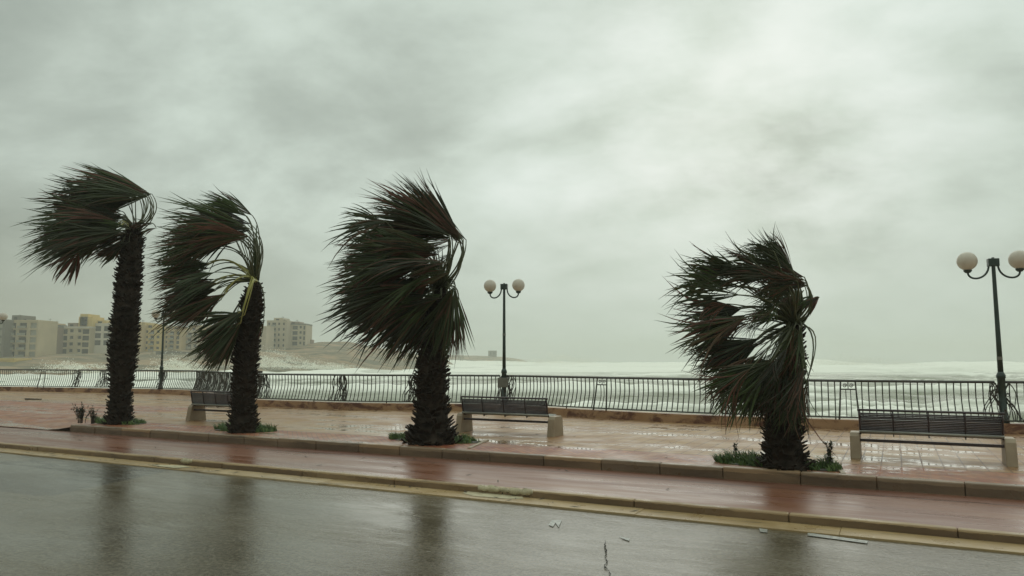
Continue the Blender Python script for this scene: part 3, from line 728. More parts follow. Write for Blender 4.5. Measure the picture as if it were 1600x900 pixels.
P4 = palm('fan_palm', 'ragged fan palm nearest the camera on the right, looped stems and reddish dead leaves', (1224, 733), 12.0,
    [(1226, 735, 90), (1226, 722, 74), (1226, 705, 66), (1224, 690, 62), (1224, 650, 60), (1230, 600, 52), (1236, 560, 44), (1240, 525, 34), (1243, 505, 22)], (1238, 510),
    [(1238, 420, 113, 84, 12, 0, {'c': (1250, 470), 'n': 1, 'k': .2}), (1236, 424, 138, 100, 15, .1, {'c': (1262, 470), 'n': 2}), (1232, 430, 152, 115, 13, .0, {'c': (1256, 470), 'n': 2}), (1258, 438, 165, 110, 13, .2, {'c': (1280, 480), 'n': 2}),
     (1225, 432, 170, 130, 11, -.1, {'c': (1240, 460), 'n': 2}), (1262, 446, 178, 90, 18, -.2, {'c': (1285, 488), 'n': 2}), (1270, 462, 212, 42, 28, -.1, {'n': 2, 'seg': 18, 'rag': .5}), (1264, 470, 190, 60, 25, 0, {'n': 1, 'seg': 18, 'rag': .5}),
     (1160, 432, 156, 108, 18, .1, {'c': (1215, 440), 'n': 2}), (1150, 448, 172, 120, 15, -.1, {'c': (1215, 450), 'n': 2}), (1155, 480, 188, 112, 18, .2, {'c': (1215, 470), 'n': 2}), (1165, 492, 206, 132, 18, 0, {'c': (1215, 480), 'n': 3}),
     (1212, 490, 200, 50, 22, .3, {'n': 2, 'seg': 20}), (1185, 530, 202, 125, 17, 0, {'c': (1210, 505), 'n': 3}), (1182, 540, 214, 118, 18, .1, {'c': (1212, 515), 'n': 2}), (1205, 562, 214, 122, 20, -.2, {'c': (1225, 530), 'n': 3}),
     (1222, 565, 228, 118, 20, .1, {'n': 3}), (1238, 560, 242, 110, 16, -.2, {'n': 3}), (1252, 572, 252, 110, 14, -.3, {'n': 2, 'k': .15}), (1260, 598, 258, 90, 13, -.35, {'c': (1292, 500), 'n': 1, 'k': .1, 'pr': .017}),
     (1252, 530, 262, 60, 20, .3, {'n': 1, 'k': .1}), (1262, 592, 264, 70, 10, .2, {'c': (1298, 490), 'n': 1, 'k': .1, 'pr': .017})], 53, spear=(1238, 460), fill=[(1130, 1200, 400, 450, 5, 150, 185, 50, 80), (1212, 1268, 430, 490, 12, 140, 235, 32, 62), (1195, 1240, 480, 520, 4, 190, 215, 45, 70), (1180, 1235, 530, 600, 6, 195, 240, 60, 100), (1215, 1258, 575, 620, 5, 225, 262, 50, 80), (1120, 1170, 470, 520, 3, 185, 215, 50, 80), (1195, 1230, 385, 430, 3, 120, 160, 45, 70)], seg_k=.62, kw=.14, curl=.20, front=[(1215, 1262, 435, 480, 5, 160, 230, 35, 60), (1225, 1255, 510, 560, 6, 215, 265, 60, 105), (1240, 1258, 560, 600, 4, 245, 268, 60, 90), (1165, 1215, 520, 580, 4, 195, 235, 70, 110)])

# grass and soil in the tree pits
def grass(cpx, cpy, rx, ry, label, n, seed, h=.10):
    rng = random.Random(seed); c = G(cpx, cpy); lc = L_(c)
    m = MB(); 
    for k in range(n):
        a_ = rng.uniform(0, 2*math.pi); r_ = math.sqrt(rng.random()); x = lc.x + rx * r_ * math.cos(a_); y = lc.y + ry * r_ * math.sin(a_)
        if y < .20: y = .20 + rng.random() * .1
        if mnoise.noise(Vector((x * 2.3, y * 2.3, seed))) < -.25: continue
        hh = h * rng.uniform(.4, 1.5) * (1.35 - r_ * .6) * (1.1 + 1.6 * mnoise.noise(Vector((x * 5, y * 5, seed + 9)))); w_ = rng.uniform(.006, .014); an = rng.uniform(0, math.pi)
        d = Vector((math.cos(an), math.sin(an), 0)) * w_; ln = Vector((rng.gauss(-.5, .5), rng.gauss(0, .4), 0)) * hh
        b0 = Vector((x, y, .0))
        m.add([b0 - d, b0 + d, b0 + ln * .4 + Vector((0,0,hh*.7)) + d * .6, b0 + ln * .4 + Vector((0,0,hh*.7)) - d * .6, b0 + ln + Vector((0, 0, hh))], [(0,1,2,3),(3,2,4)], rng.random())
    o = in_frame(m.build('grass', M_GRASS, attr='tint')); tag(o, label, 'grass', kind='stuff')
    m = MB(); vs = [(lc.x, lc.y, .012)]
    for k in range(32):
        a_ = 2*math.pi*k/32; rr = 1 + .12 * mnoise.noise(Vector((math.cos(a_)*2, math.sin(a_)*2, seed)))
        vs.append((lc.x + rx * .96 * rr * math.cos(a_), max(.19, lc.y + ry * .96 * rr * math.sin(a_)), .010))
    m.add(vs, [(0, k + 1, (k + 1) % 32 + 1) for k in range(32)]); o = in_frame(m.build('soil_patch', M_SOIL)); tag(o, kind='structure')
grass(187, 661, .95, .42, 'low green grass round the foot of the tallest left palm', 2600, 1)
grass(383, 672, .95, .45, 'green grass tufts round the foot of the second palm', 3200, 2, .09)
grass(678, 688, 1.15, .48, 'thick green grass round the stout middle palm', 4600, 3, .085)
grass(1190, 725, .75, .36, 'green grass left of the foot of the rightmost palm', 3600, 4, .085)
grass(1288, 733, .28, .26, 'small grass clump right of the rightmost palm', 900, 5, .10)

def pit_edge(x0, y0, x1, y1, label):
    a, b_ = L_(G(x0, y0)), L_(G(x1, y1)); d = (b_ - a).normalized(); n_ = Vector((-d.y, d.x, 0)) * .035
    m = MB(); vs = [a - n_, b_ - n_, b_ + n_, a + n_]; m.add([(p.x, p.y, -.02) for p in vs] + [(p.x, p.y, .022) for p in vs], [(0,3,2,1),(4,5,6,7),(0,1,5,4),(1,2,6,5),(2,3,7,6),(3,0,4,7)])
    tag(in_frame(m.build('tree_pit_edging', M_CONC, bevel=.006)), kind='structure')
pit_edge(733, 701, 762, 688, ''); pit_edge(1318, 741, 1302, 724, '')
lr = random.Random(77); m = MB()
for k in range(90):
    x = lr.uniform(-2, 17); y = lr.choice((lr.uniform(V_K2 + .2, -.1), lr.uniform(.2, 4), lr.uniform(V_G + .03, V_K2 - .05)))
    z = (Z_STRIP if V_K2 < y < 0 else (Z_GUT if y < 0 else 0)) + .008; a_ = lr.uniform(0, 3.14); l = lr.uniform(.02, .09); d = Vector((math.cos(a_), math.sin(a_), 0)) * l; e = Vector((-d.y, d.x, 0)) * .18
    p = Vector((x, y, z)); m.add([p - d, p + e, p + d + Vector((0, 0, .012)), p - e], [(0,1,2,3)])
tag(in_frame(m.build('leaf_litter', M_SOIL)), 'torn scraps of leaf scattered on the wet paving', 'litter', kind='stuff')
def shrub(px, py, h, wd, n, label, name, cat, seed, leafy=1.0):
    rng = random.Random(seed); p = G(px, py); t_ = thing(name, label, cat, p, 0)
    st = MB(); lf = MB()
    for k in range(n):
        a_ = rng.uniform(0, 2*math.pi); top = Vector((math.cos(a_) * wd * rng.random() - .03, math.sin(a_) * wd * .6 * rng.random(), h * rng.uniform(.55, 1)))
        b0 = Vector((top.x * .35, top.y * .35, -.02)); pts = bez(b0, Vector((b0.x, b0.y, top.z * .6)), top, 6); st.tube(pts, [.007 - .0008 * i for i in range(7)], 4)
        for q in pts[2:]:
            for j in range(int(5 * leafy)):
                d = Vector((rng.gauss(0, 1), rng.gauss(0, 1), rng.gauss(.2, .7))).normalized(); e = q + d * rng.uniform(.02, .07); sd_ = d.cross(Vector((0, 0, 1))).normalized() * .014
                lf.add([q, e + sd_, e + d * .035, e - sd_], [(0,1,2,3)], rng.random())
    st.build('stems', M_TWIG, t_); lf.build('leaves', M_DARKLEAF, t_)
    return t_
shrub(128, 660, .50, .34, 22, 'wiry brown shrub left of the tallest palm', 'small_shrub', 'shrub', 5)
shrub(146, 661, .46, .22, 12, 'thin twiggy shrub touching the trunk of the tallest palm', 'small_shrub', 'shrub', 6, .6)
shrub(1152, 718, .34, .06, 3, 'tiny upright weed left of the rightmost palm', 'weed', 'plant', 7)
shrub(1298, 733, .42, .08, 5, 'leafy weed stalk between the rightmost palm and the nearest bench', 'weed', 'plant', 8, 1.4)

# ------------------------------------------------------------------ road details
def decal(name, pts, z, mat, kind='structure'):
    m = MB(); vs = [(*L_(G(x, y, z)).xy, z) for x, y in pts]; m.add(vs, [tuple(range(len(vs)))]); return tag(in_frame(m.build(name, mat)), kind=kind)
decal('road_marking', [(1262, 832), (1356, 845), (1355, 849), (1262, 836.5)], Z_ROAD + .005, M_WHITE)
decal('road_marking', [(1186, 825), (1199, 827), (1199, 832), (1188, 831)], Z_ROAD + .005, M_WHITE)
decal('road_marking', [(857, 820), (862, 813), (878, 812), (873, 824), (868, 817), (864, 823)], Z_ROAD + .005, M_WHITE)
decal('road_marking', [(966, 838), (984, 841), (983, 845), (975, 842)], Z_ROAD + .005, M_WHITE)
decal('gutter_patch', [(722, 770), (740, 766), (815, 774), (818, 779), (790, 779), (740, 775)], Z_GUT + .008, M_CEM)
decal('gutter_patch', [(232, 726), (285, 727), (300, 730), (270, 731)], Z_GUT + .008, M_CEM)
rc = random.Random(9)
m = MB(); pts = []; x, y = 946, 845
while y < 905: pts.append((x, y)); x += rc.uniform(-3.2, 4.4); y += 2.2
pts2 = [(*L_(G(a, b_, Z_ROAD)).xy, Z_ROAD + .006) for a, b_ in pts]
m.tube(pts2, [.003 + .006 * rc.random() for _ in pts2], 4, flat=.35); tag(in_frame(m.build('road_crack', M_CRACK)), kind='structure')
# crumbled cement lumps on the kerb face
def cement(px0, px1, py0, py1, n, label):
    m = MB()
    for k in range(n):
        s = k / (n - 1); p = L_(G(px0 + (px1 - px0) * s, py0 + (py1 - py0) * s, -.17)); p.y = V_K2 + rc.uniform(-.012, .02); r_ = rc.uniform(.03, .065)
        ring = []; 
        for i in range(5):
            for j in range(7):
                th = math.pi * i / 4; ph = 2*math.pi*j/7; rr = r_ * rc.uniform(.8, 1.2)
                ring.append((p.x + 1.6 * rr * math.sin(th) * math.cos(ph), p.y + .7 * rr * math.sin(th) * math.sin(ph), -.185 + .9 * rr * math.cos(th)))
        m.add(ring, [(i*7+j, i*7+(j+1)%7, (i+1)*7+(j+1)%7, (i+1)*7+j) for i in range(4) for j in range(7)])
    return tag(in_frame(m.build('kerb_repair', M_CEM, smooth=True)), label, kind='structure')
cement(745, 820, 763, 771, 16, None); cement(278, 288, 720, 721, 4, None)
# a flat dark piece of storm debris
p = G(52, 624.5); m = MB(); rr = random.Random(2)
for k in range(7): m.box((-.35 + k * .09, -.08 + rr.uniform(-.04, .04), .0), (-.22 + k * .09, .08, .03 + rr.uniform(0, .03)))
o = m.build('storm_debris', M_SOIL); o.location = p; tag(o, 'flat dark scrap of storm debris lying on the promenade at left', 'debris')

# ------------------------------------------------------------------ sea
SEA = -3.2
def build_sea():
    # rows by distance (geometric), columns by azimuth : a plain polar grid of real heights
    azs = np.linspace(R(-62), R(62), 560); ds = 34 * (1400 / 34) ** (np.linspace(0, 1, 430) ** 1.0)
    A_, D_ = np.meshgrid(azs, ds); X = D_ * np.sin(A_) ; Y = D_ * np.cos(A_)
    rg = np.random.RandomState(5); H = np.zeros_like(X)
    def wave(lam, amp, th, ph, sharp=1.6):
        k = 2 * math.pi / lam; q = k * (X * math.cos(th) + Y * math.sin(th)) + ph + 1.3 * np.sin(X / (lam * 2.3) + ph) + .9 * np.sin(Y / (lam * 3.1) + 2 * ph)
        return amp * (2 * (0.5 + 0.5 * np.sin(q)) ** sharp - 1)
    for lam, amp, th in ((62, .42, R(84)), (41, .34, R(96)), (27, .26, R(80)), (17, .20, R(99)), (10, .16, R(70)), (6.5, .10, R(95)), (4.2, .06, R(50))):
        res = np.clip((lam - D_ * .010 * 1.2) / lam, 0, 1); H += wave(lam, amp, th, rg.uniform(0, 6)) * np.clip(res * 1.4, 0, 1)
    low = np.sin(X / 57 + 1) * np.sin(Y / 71 + .4) + .6 * np.sin(X / 23 + Y / 31 + 2)
    H *= 1 + .25 * low
    def vnoise(x, y, sd):
        xi = np.floor(x).astype(np.int64); yi = np.floor(y).astype(np.int64); fx = x - xi; fy = y - yi
        fx = fx * fx * (3 - 2 * fx); fy = fy * fy * (3 - 2 * fy)
        def h(i, j):
            n_ = (i * 374761393 + j * 668265263 + sd * 144269) & 0xffffffff; n_ = ((n_ ^ (n_ >> 13)) * 1274126177) & 0xffffffff
            return ((n_ ^ (n_ >> 16)) & 0xffff) / 65535.0
        return (h(xi, yi) * (1-fx) + h(xi+1, yi) * fx) * (1-fy) + (h(xi, yi+1) * (1-fx) + h(xi+1, yi+1) * fx) * fy
    def fbm(lx, ly, sd, o=4):
        s_ = 0; a_ = .5
        for q in range(o): s_ = s_ + a_ * vnoise(X / lx * 2**q, Y / ly * 2**q, sd + q); a_ *= .5
        return s_ * 2 - .94
    chop = fbm(34, 9, 3, 5); ridge = 1 - np.abs(fbm(60, 9, 11, 5)) * 2.4
    H += (.8 * chop + .7 * np.clip(ridge, 0, 1) ** 3) * np.clip(1.25 - D_ / 420, .25, 1)
    foam = np.clip(np.clip((H - .55) / 1.2, 0, 1) + .6 * np.clip(ridge, 0, 1) ** 5, 0, 1)
    # outer breakers : long white walls of water
    px = 800 + np.tan(A_) * FPX
    sh = np.clip((px - 420) / 300, 0, 1)
    for (d0, hh, wd_, sl, ph) in ((335, 2.2, 13, .10, .3), (395, 3.8, 17, -.06, 1.9), (470, 5.0, 22, .05, 4.1), (575, 5.6, 26, -.04, 2.2), (700, 6.2, 34, .03, 5.0)):
        dd = Y - (d0 + sl * X + 14 * np.sin(X / 83 + ph) + 6 * np.sin(X / 31 + 2 * ph))
        mod = .62 + .28 * np.sin(X / 49 + ph * 3) + .16 * np.sin(X / 19 + ph) + .22 * fbm(22, 30, int(ph * 10), 4)
        g = np.exp(-(dd / wd_) ** 2) * np.clip(mod, .1, 1.3) * sh
        H += hh * .92 * g; foam = np.maximum(foam, np.clip(g * 1.7, 0, 1)); foam = np.maximum(foam, np.clip(.72 * np.exp(-np.clip(-dd, 0, 1e9) / 60) * (dd < 0) * sh, 0, .75))
    # surf breaking along the left coast
    shx = np.interp(px, SP, SD)
    for off, hh, wd_ in ((-8, 1.6, 9), (-38, 1.3, 8), (-75, 1.0, 8), (-120, .8, 8)):
        dd = D_ * np.cos(A_) - (shx + off + 7 * np.sin(X / 21 + off) + 3 * np.sin(X / 8.3))
        g = np.exp(-(dd / wd_) ** 2) * (.55 + .45 * np.sin(X / 33 + off * .7)) * (1 - np.clip((px - 640) / 120, 0, 1))
        H += hh * np.clip(g, 0, 1); foam = np.maximum(foam, np.clip(g * 1.6, 0, 1))
    H -= .3
    n_, m_ = X.shape; me = bpy.data.meshes.new('sea')
    vs = np.stack([X, Y, SEA + H], -1).reshape(-1, 3)
    idx = np.arange(n_ * m_).reshape(n_, m_); f = np.stack([idx[:-1, :-1], idx[:-1, 1:], idx[1:, 1:], idx[1:, :-1]], -1).reshape(-1, 4)
    me.from_pydata(vs.tolist(), [], f.tolist()); me.update(); me.polygons.foreach_set('use_smooth', [True] * len(me.polygons))
    at = me.attributes.new('foam', 'FLOAT', 'POINT'); at.data.foreach_set('value', foam.reshape(-1).astype(np.float32))
    m, t, b, o = newmat('storm_water')
    a = N(t, 'ShaderNodeAttribute', attribute_name='foam'); v_ = coords(t, (.16, .8, .8))
    nn_ = nz(t, v_, .34, 9, .72, .5); n3 = nz(t, coords(t, (.10, .7, 1)), .09, 6, .65, .4)
    ff = math_(t, 'ADD', math_(t, 'MULTIPLY', a.outputs['Fac'], .62), math_(t, 'ADD', math_(t, 'MULTIPLY', nn_, .55), math_(t, 'MULTIPLY', n3, .35)))
    fo = ramp(t, ff, [(.44, .0), (.54, .30), (.64, .62), (.84, 1.)])
    col = mixc(t, fo, (.175, .185, .115), (.86, .85, .77)); t.links.new(col, b.inputs['Base Color'])
    t.links.new(ramp(t, fo, [(0, .22), (1, .8)]), b.inputs['Roughness']); b.inputs['IOR'].default_value = 1.33
    bump(t, b, math_(t, 'ADD', nz(t, coords(t, (.5, 1, 1)), .9, 6, .65), math_(t, 'MULTIPLY', nn_, 2.)), .6, .25)
    me.materials.append(m); o = bpy.data.objects.new('sea', me); C.collection.objects.link(o); tag(o, kind='structure')
# coast profile: px, shore distance, crest distance, crest height
CO = [(-420, 215, 300, 3.0), (-150, 225, 300, 3.0), (0, 235, 300, 3.4), (60, 243, 308, 3.6), (110, 250, 322, 4.6), (190, 262, 335, 5.6), (280, 275, 342, 6.6), (380, 300, 370, 7.6), (450, 320, 400, 8.4), (500, 332, 425, 12.6), (545, 345, 440, 13.0), (585, 360, 455, 10.0), (620, 375, 470, 8.2), (665, 400, 500, 5.2), (700, 430, 520, 2.0), (720, 450, 540, -4.5)]
SP = [c[0] for c in CO]; SD = [c[1] for c in CO]
build_sea()
def mat_coast():
    m, t, b, o = newmat('coast_rock'); v_ = coords(t, (.5, 1, 2.2))
    c = mixc(t, ramp(t, nz(t, v_, .09, 8, .72, .5), [(.42, 0.), (.56, 1.)]), (.34, .22, .12), (.11, .10, .055))
    c = mixc(t, ramp(t, nz(t, coords(t, (.4, .4, 4)), .12, 6, .7), [(.5, 0.), (.68, .7)]), c, (.36, .26, .17))
    t.links.new(c, b.inputs['Base Color']); b.inputs['Roughness'].default_value = .85; bump(t, b, nz(t, v_, .5, 6, .7), 1, 1.2); return m
M_COAST = mat_coast()
def terrain(name, prof_, back, nd=40, npx=200, rough=1.0):
    m = MB(); vs = []; fs = []; p0, p1 = prof_[0][0], prof_[-1][0]
    for i in range(npx + 1):
        px = p0 + (p1 - p0) * i / npx
        f = lambda k: float(np.interp(px, [c[0] for c in prof_], [c[k] for c in prof_]))
        s, cr, zh = f(1), f(2), f(3)
        for j in range(nd + 1):
            q = j / nd; d = (s - 14) + (cr + back - s + 14) * q
            e = (d - s) / (cr - s)
            if e < 0: z = -5 + 2 * (1 + e)
            elif e < 1: z = -3 + (zh + 3) * (e ** .75 * .75 + .25 * (1 if e > .55 else e / .55))
            else: z = zh - (e - 1) * .6
            x = (px - 800) / FPX * d
            z += rough * (.9 * mnoise.fractal(Vector((x * .035, d * .035, 1)), 1, 2, 5) * min(1, max(0, e * 3)) * (1 if e < .95 else .35))
            vs.append((x, d, z))
    n = nd + 1
    for i in range(npx):
        for j in range(nd): fs.append((i*n+j, (i+1)*n+j, (i+1)*n+j+1, i*n+j+1))
    m.add(vs, fs); return tag(m.build(name, M_COAST, smooth=True), kind='structure')
terrain('coast_hill', CO, 90)
terrain('far_headland', [(600, 780, 850, 8.8), (690, 790, 860, 8.4), (745, 800, 870, 7.8), (785, 810, 880, 6.4), (815, 820, 890, 3.4), (840, 830, 895, -3.5)], 40, 14, 60, .8)

# ------------------------------------------------------------------ buildings
def wmat(name, c): return simple(name, tuple(x * .78 for x in c), c, .15, .8, .15, 2)
W_CREAM = wmat('cream_render', (.50, .41, .26)); W_YEL = wmat('yellow_render', (.60, .43, .14)); W_PINK = wmat('brown_pink_render', (.27, .19, .135))
W_WHITE = wmat('white_render', (.62, .56, .46)); W_GREY = wmat('grey_render', (.16, .145, .115)); W_TAN = wmat('tan_stone', (.50, .36, .17)); W_STONE = wmat('pale_stone', (.48, .40, .28))
M_GLASS = simple('dark_window_glass', (.014, .014, .012), (.032, .030, .026), .5, .25, 0)
M_SHUT = simple('grey_shutter', (.22, .22, .18), (.30, .29, .24), .5, .6, 0)
def building(px0, px1, ytop, ybase, D, wall, cols, rows, label, name='apartment_block', depth=13, skirt=6, roofs=(), yaw=0, trim=None, ground=None):
    s = D / FPX; wdt = (px1 - px0) * s; z1 = CAMZ + (563.8 - ytop) * s; z0 = CAMZ + (563.8 - ybase) * s
    t_ = thing(name, label, 'house' if name == 'house' else ('tower' if name == 'stone_tower' else 'building'), ((px0 - 800) * s, D, z0), yaw, 'buildings along the far shore')
    H = z1 - z0; fh = H / max(1, rows); m = MB()
    rec = .7
    m.box((0, rec, -skirt), (wdt, depth, H))                       # core
    if rows:
        m.box((0, 0, -skirt), (wdt, rec - .003, fh * .12))
        for r_ in range(rows):
            zb = r_ * fh
            lo, hi = zb + fh * .12, zb + fh * .88
            top = zb + fh + (fh * .12 if r_ < rows - 1 else 0)
            m.box((0, 0, zb + fh * .84), (wdt, rec - .003, min(H, top)))
            edges = sorted([(a * wdt, b_ * wdt, k) for a, b_, k in cols])
            x = 0
            for a, b_, k in edges:
                if a > x: m.box((x, 0.002, lo - .01), (a, rec - .003, zb + fh * .845))
                if k == 'w': m.box((a, .002, lo - .01), (b_, rec - .003, zb + fh * .36))
                x = b_
            if x < wdt: m.box((x, 0.002, lo - .01), (wdt, rec - .003, zb + fh * .845))
    m.build('wall', wall, t_)
    pr = MB(); pr.box((-.12, -.12, H), (wdt + .12, .25, H + .75)); pr.box((-.12, depth - .25, H), (wdt + .12, depth, H + .75)); pr.box((-.12, .25, H), (.25, depth - .25, H + .75)); pr.box((wdt - .25, .25, H), (wdt + .12, depth - .25, H + .75)); pr.build('parapet', trim or wall, t_)
    for r_ in range(rows):
        zb = r_ * fh
        for a, b_, k in cols:
            a_, e_ = a * wdt, b_ * wdt; lo = zb + fh * (.12 if k != 'w' else .36); hi = zb + fh * .84
            mm = MB(); mm.box((a_ + .05, rec - .25, lo + .02), (e_ - .05, rec - .02, hi - .02)); wo_ = mm.build('window', M_SHUT if k == 's' else M_GLASS, t_)
            if k == 'b':
                bb = MB(); bb.box((a_ - .15, -1.1, zb + fh * .04), (e_ + .15, .0, zb + fh * .12)); bb.build('balcony_slab', trim or wall, t_)
                bb = MB(); bb.box((a_ - .15, -1.1, zb + fh * .121), (e_ + .15, -1.02, zb + fh * .42)); bb.build('balcony_parapet', M_SHUT, t_)
    for (fa, fb, h_, mt) in roofs:
        mm = MB(); mm.box((fa * wdt, 1.5, H - .01), (fb * wdt, depth - 2, H + h_)); mm.build('roof_room', mt, t_, bevel=.02)
        mm = MB(); mm.box((fa * wdt + (fb - fa) * wdt * .25, 1.42, H + h_ * .25), (fa * wdt + (fb - fa) * wdt * .6, 1.49, H + h_ * .75)); mm.build('window', M_GLASS, t_)
    rb = random.Random(int(px0))
    if rows > 2:
        for q in range(2):
            mm = MB(); x = rb.uniform(.1, .85) * wdt; mm.lathe([(.5, .0), (.55, .1), (.55, 1.1), (.2, 1.25)], 8, (x, 3.0 + q, H)); mm.build('water_tank', M_GLASS, t_)
        mm = MB(); x = rb.uniform(.1, .9) * wdt; mm.box((x - .06, 4, H), (x + .06, 4.12, H + 3.2)); mm.box((x - .7, 4, H + 2.6), (x + .7, 4.1, H + 2.75)); mm.build('aerial', M_IRON, t_)
    return t_
building(-70, 8, 502, 562, 298, W_GREY, [(.1, .3, 's'), (.4, .6, 's'), (.72, .95, 's')], 5, 'grey block with pale shutters cut off by the left edge')
building(9, 60, 503, 559, 303, W_CREAM, [(.08, .32, 'b'), (.42, .65, 'b'), (.76, .95, 's')], 5, 'cream five storey apartment block with a grey roof room at far left', roofs=[(.1, .38, 2.8, W_GREY)])
building(60, 69, 514, 557, 318, W_PINK, [(.2, .6, 'w')], 5, 'narrow brown building between the cream block and the grey brown block')
building(70, 91, 512, 556, 322, W_PINK, [(.12, .50, 'o'), (.60, .88, 'w')], 4, 'grey brown block with a tall dark glass strip', trim=W_GREY, roofs=[(.1, .55, 1.4, W_GREY)])
building(92, 141, 513, 554, 326, W_CREAM, [(.04, .29, 'o'), (.36, .48, 'w'), (.62, .73, 'w'), (.76, .98, 'o')], 4, 'cream apartment block with dark balcony bays and a yellow penthouse', trim=W_WHITE, roofs=[(.22, .52, 2.4, W_PINK), (.56, 1.0, 5.2, W_YEL), (.60, .85, 6.4, W_YEL)])
building(142, 181, 508, 541, 330, W_WHITE, [(.1, .42, 'o'), (.52, .94, 'o')], 3, 'white framed block with square dark openings behind the tallest palm', trim=W_WHITE, skirt=8, roofs=[(.1, .55, 2.2, W_YEL)])
building(184, 222, 510, 548, 336, W_TAN, [(.15, .35, 'w'), (.6, .8, 'w')], 4, 'tan block mostly hidden by the trunk of the tallest palm')
building(223, 253, 515, 549, 340, W_YEL, [(.10, .3, 'w'), (.42, .62, 'b'), (.74, .9, 'w')], 4, 'tan stone house block right of the tallest palm, left of the far lamp', roofs=[(.1, .6, 2.6, W_YEL)])
building(254, 284, 517, 546, 344, W_TAN, [(.1, .28, 'w'), (.40, .62, 'b'), (.74, .9, 'o')], 4, 'tan block just right of the far lamp', roofs=[(.45, .9, 1.8, W_TAN)])
building(285, 315, 519, 546, 350, W_STONE, [(.08, .22, 'w'), (.3, .5, 'b'), (.6, .78, 'w')], 3, 'pale stone block left of the second palm')
building(317, 372, 516, 546, 358, W_TAN, [(.08, .2, 'w'), (.3, .45, 'w'), (.6, .72, 'w'), (.82, .92, 'w')], 3, 'tan block behind the crown of the second palm')
building(374, 416, 512, 546, 380, W_STONE, [(.1, .25, 'w'), (.4, .55, 'w'), (.7, .85, 'w')], 4, 'pale block behind the trunk of the second palm')
building(417, 448, 503, 545, 398, W_STONE, [(.06, .16, 'w'), (.26, .46, 'b'), (.56, .66, 'w'), (.80, .90, 'w')], 5, 'tall cream block right of the second palm', roofs=[(.3, .75, 2.2, W_STONE)], depth=16)
building(449, 478, 508, 541, 405, W_STONE, [(.04, .16, 'w'), (.28, .56, 'o'), (.66, .78, 'w'), (.86, .97, 'o')], 4, 'pale block with a dark balcony column at the right end of the row', roofs=[(.0, .6, 1.9, W_PINK)], trim=W_GREY)
building(58, 78, 507, 552, 372, W_TAN, [(.1, .3, 'w'), (.45, .6, 'w'), (.75, .9, 'w')], 4, 'tan back row block seen over the narrow brown building')
building(176, 226, 506, 548, 375, W_YEL, [(.1, .22, 'w'), (.34, .46, 'w'), (.58, .7, 'w'), (.8, .92, 'w')], 4, 'yellow back row block showing on both sides of the tallest palm trunk')
building(236, 270, 511, 547, 385, W_STONE, [(.1, .25, 'w'), (.4, .55, 'w'), (.7, .85, 'w')], 4, 'pale back row block rising behind the far lamp post')
building(296, 340, 511, 546, 395, W_TAN, [(.1, .22, 'w'), (.34, .46, 'w'), (.58, .7, 'w'), (.8, .92, 'w')], 4, 'tan back row block above the pale stone block')
building(480, 487, 533, 541, 415, W_PINK, [(.3, .6, 'w')], 1, 'small pink brown house beside the right end of the row', 'house', 6, 4)
building(497, 505, 537, 544, 418, W_STONE, [(.3, .6, 'w')], 1, 'small pale house on the slope of the headland', 'house', 6, 5)
building(514, 522, 539, 545, 422, W_TAN, [(.3, .6, 'w')], 1, 'small tan house on the slope right of the pale one', 'house', 6, 5)
building(-20, 25, 563, 577, 268, W_YEL, [(.1, .3, 's'), (.5, .75, 's')], 1, 'low yellow waterfront building at the left edge', 'house', 10, 5)
building(763, 776, 549, 557, 870, W_GREY, [(.2, .35, 'w'), (.6, .75, 'w')], 1, 'squat square stone tower on the far headland', 'stone_tower', 10, 8)
# retaining wall with the sloping stair below the row
def slab_wall(pts, D, label, mat, h, name='retaining_wall'):
    m = MB(); P = [W(x, y, D) for x, y in pts]
    for a, b_ in zip(P, P[1:]):
        m.add([(a.x, D, a.z - h), (b_.x, D, b_.z - h), (b_.x, D, b_.z), (a.x, D, a.z), (a.x, D + 2, a.z - h), (b_.x, D + 2, b_.z - h), (b_.x, D + 2, b_.z), (a.x, D + 2, a.z)], [(0,1,2,3),(5,4,7,6),(3,2,6,7),(0,4,5,1),(1,5,6,2),(4,0,3,7)])
    return tag(m.build(name, mat), label, 'wall')
slab_wall([(238, 548), (262, 549), (300, 550), (345, 551)], 322, 'long grey retaining wall under the tan buildings', W_GREY, 7)
slab_wall([(416, 547), (450, 545), (480, 543), (500, 543)], 390, 'grey terrace wall under the two pale blocks', W_GREY, 4)
slab_wall([(217, 566), (240, 549)], 318, 'pale sloping stair wall on the shore left of the far lamp', W_STONE, 1.4, 'stair_wall')

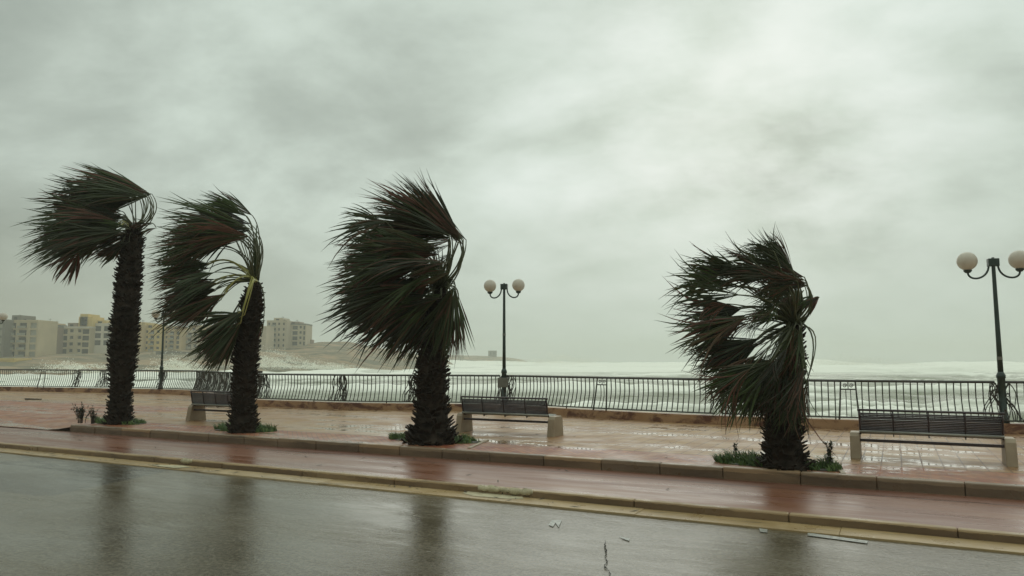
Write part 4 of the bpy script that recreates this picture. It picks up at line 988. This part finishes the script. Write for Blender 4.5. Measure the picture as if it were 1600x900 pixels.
# ------------------------------------------------------------------ sea spray
M_FOAM = simple('foam_droplets', (.85, .83, .74), (.92, .91, .84), .5, .9, 0)
def spray(px, py, D, rx, rz_, dens_, seed, label):
    c = W(px, py, D); m = MB(); rng = random.Random(seed); k = 0
    while k < dens_:
        u1 = rng.gauss(0, .42); h = abs(rng.gauss(0, .42)); y = rng.gauss(0, .4)
        if mnoise.fractal(Vector((u1 * 2.2 + seed * 7, h * 2.5, y)), 1, 2, 4) + .35 - h * .5 < 0: continue
        q = Vector((u1 * rx - h * rx * .35, y * rx * .5, h * rz_ * 1.4 * max(.15, 1 - (u1 / 1.1) ** 2) - .5)); e = rng.uniform(.06, .20)
        a_ = Vector((rng.gauss(0, 1), rng.gauss(0, 1), rng.gauss(0, 1))).normalized() * e; b_ = a_.orthogonal().normalized() * e; d_ = a_.cross(b_).normalized() * e
        m.add([q + a_, q + b_, q + d_, q - (a_ + b_ + d_) * .6], [(0,1,2),(0,3,1),(1,3,2),(2,3,0)]); k += 1
    o = m.build('sea_spray', M_FOAM); o.location = c; tag(o, label, 'spray', kind='stuff')
spray(433, 572, 300, 20, 6.5, 5000, 1, 'burst of white spray off the shore right of the second palm')
spray(505, 575, 315, 22, 3.2, 3500, 2, 'low white spray on the surf under the headland')
spray(281, 576, 262, 10, 4.6, 3000, 3, 'burst of white spray right of the far lamp')
spray(135, 580, 240, 16, 3.2, 2600, 4, 'low white spray at the foot of the left shore')
spray(880, 566, 420, 34, 6.0, 4200, 5, 'white spray thrown above the horizon right of the central lamp')
spray(1340, 569, 420, 40, 5.5, 4200, 6, 'white spray above the breakers near the right lamp')
# ------------------------------------------------------------------ haze
m = MB(); m.box((-1250, -60, -12), (1250, 1450, 34))
hz = bpy.data.materials.new('haze'); hz.use_nodes = True; t = hz.node_tree; t.nodes.clear()
o_ = t.nodes.new('ShaderNodeOutputMaterial'); pv = N(t, 'ShaderNodeVolumePrincipled'); pv.inputs['Color'].default_value = (.96, .96, .90, 1); pv.inputs['Density'].default_value = .0007
t.links.new(pv.outputs[0], o_.inputs['Volume'])
ho = m.build('haze', hz); tag(ho, kind='stuff')
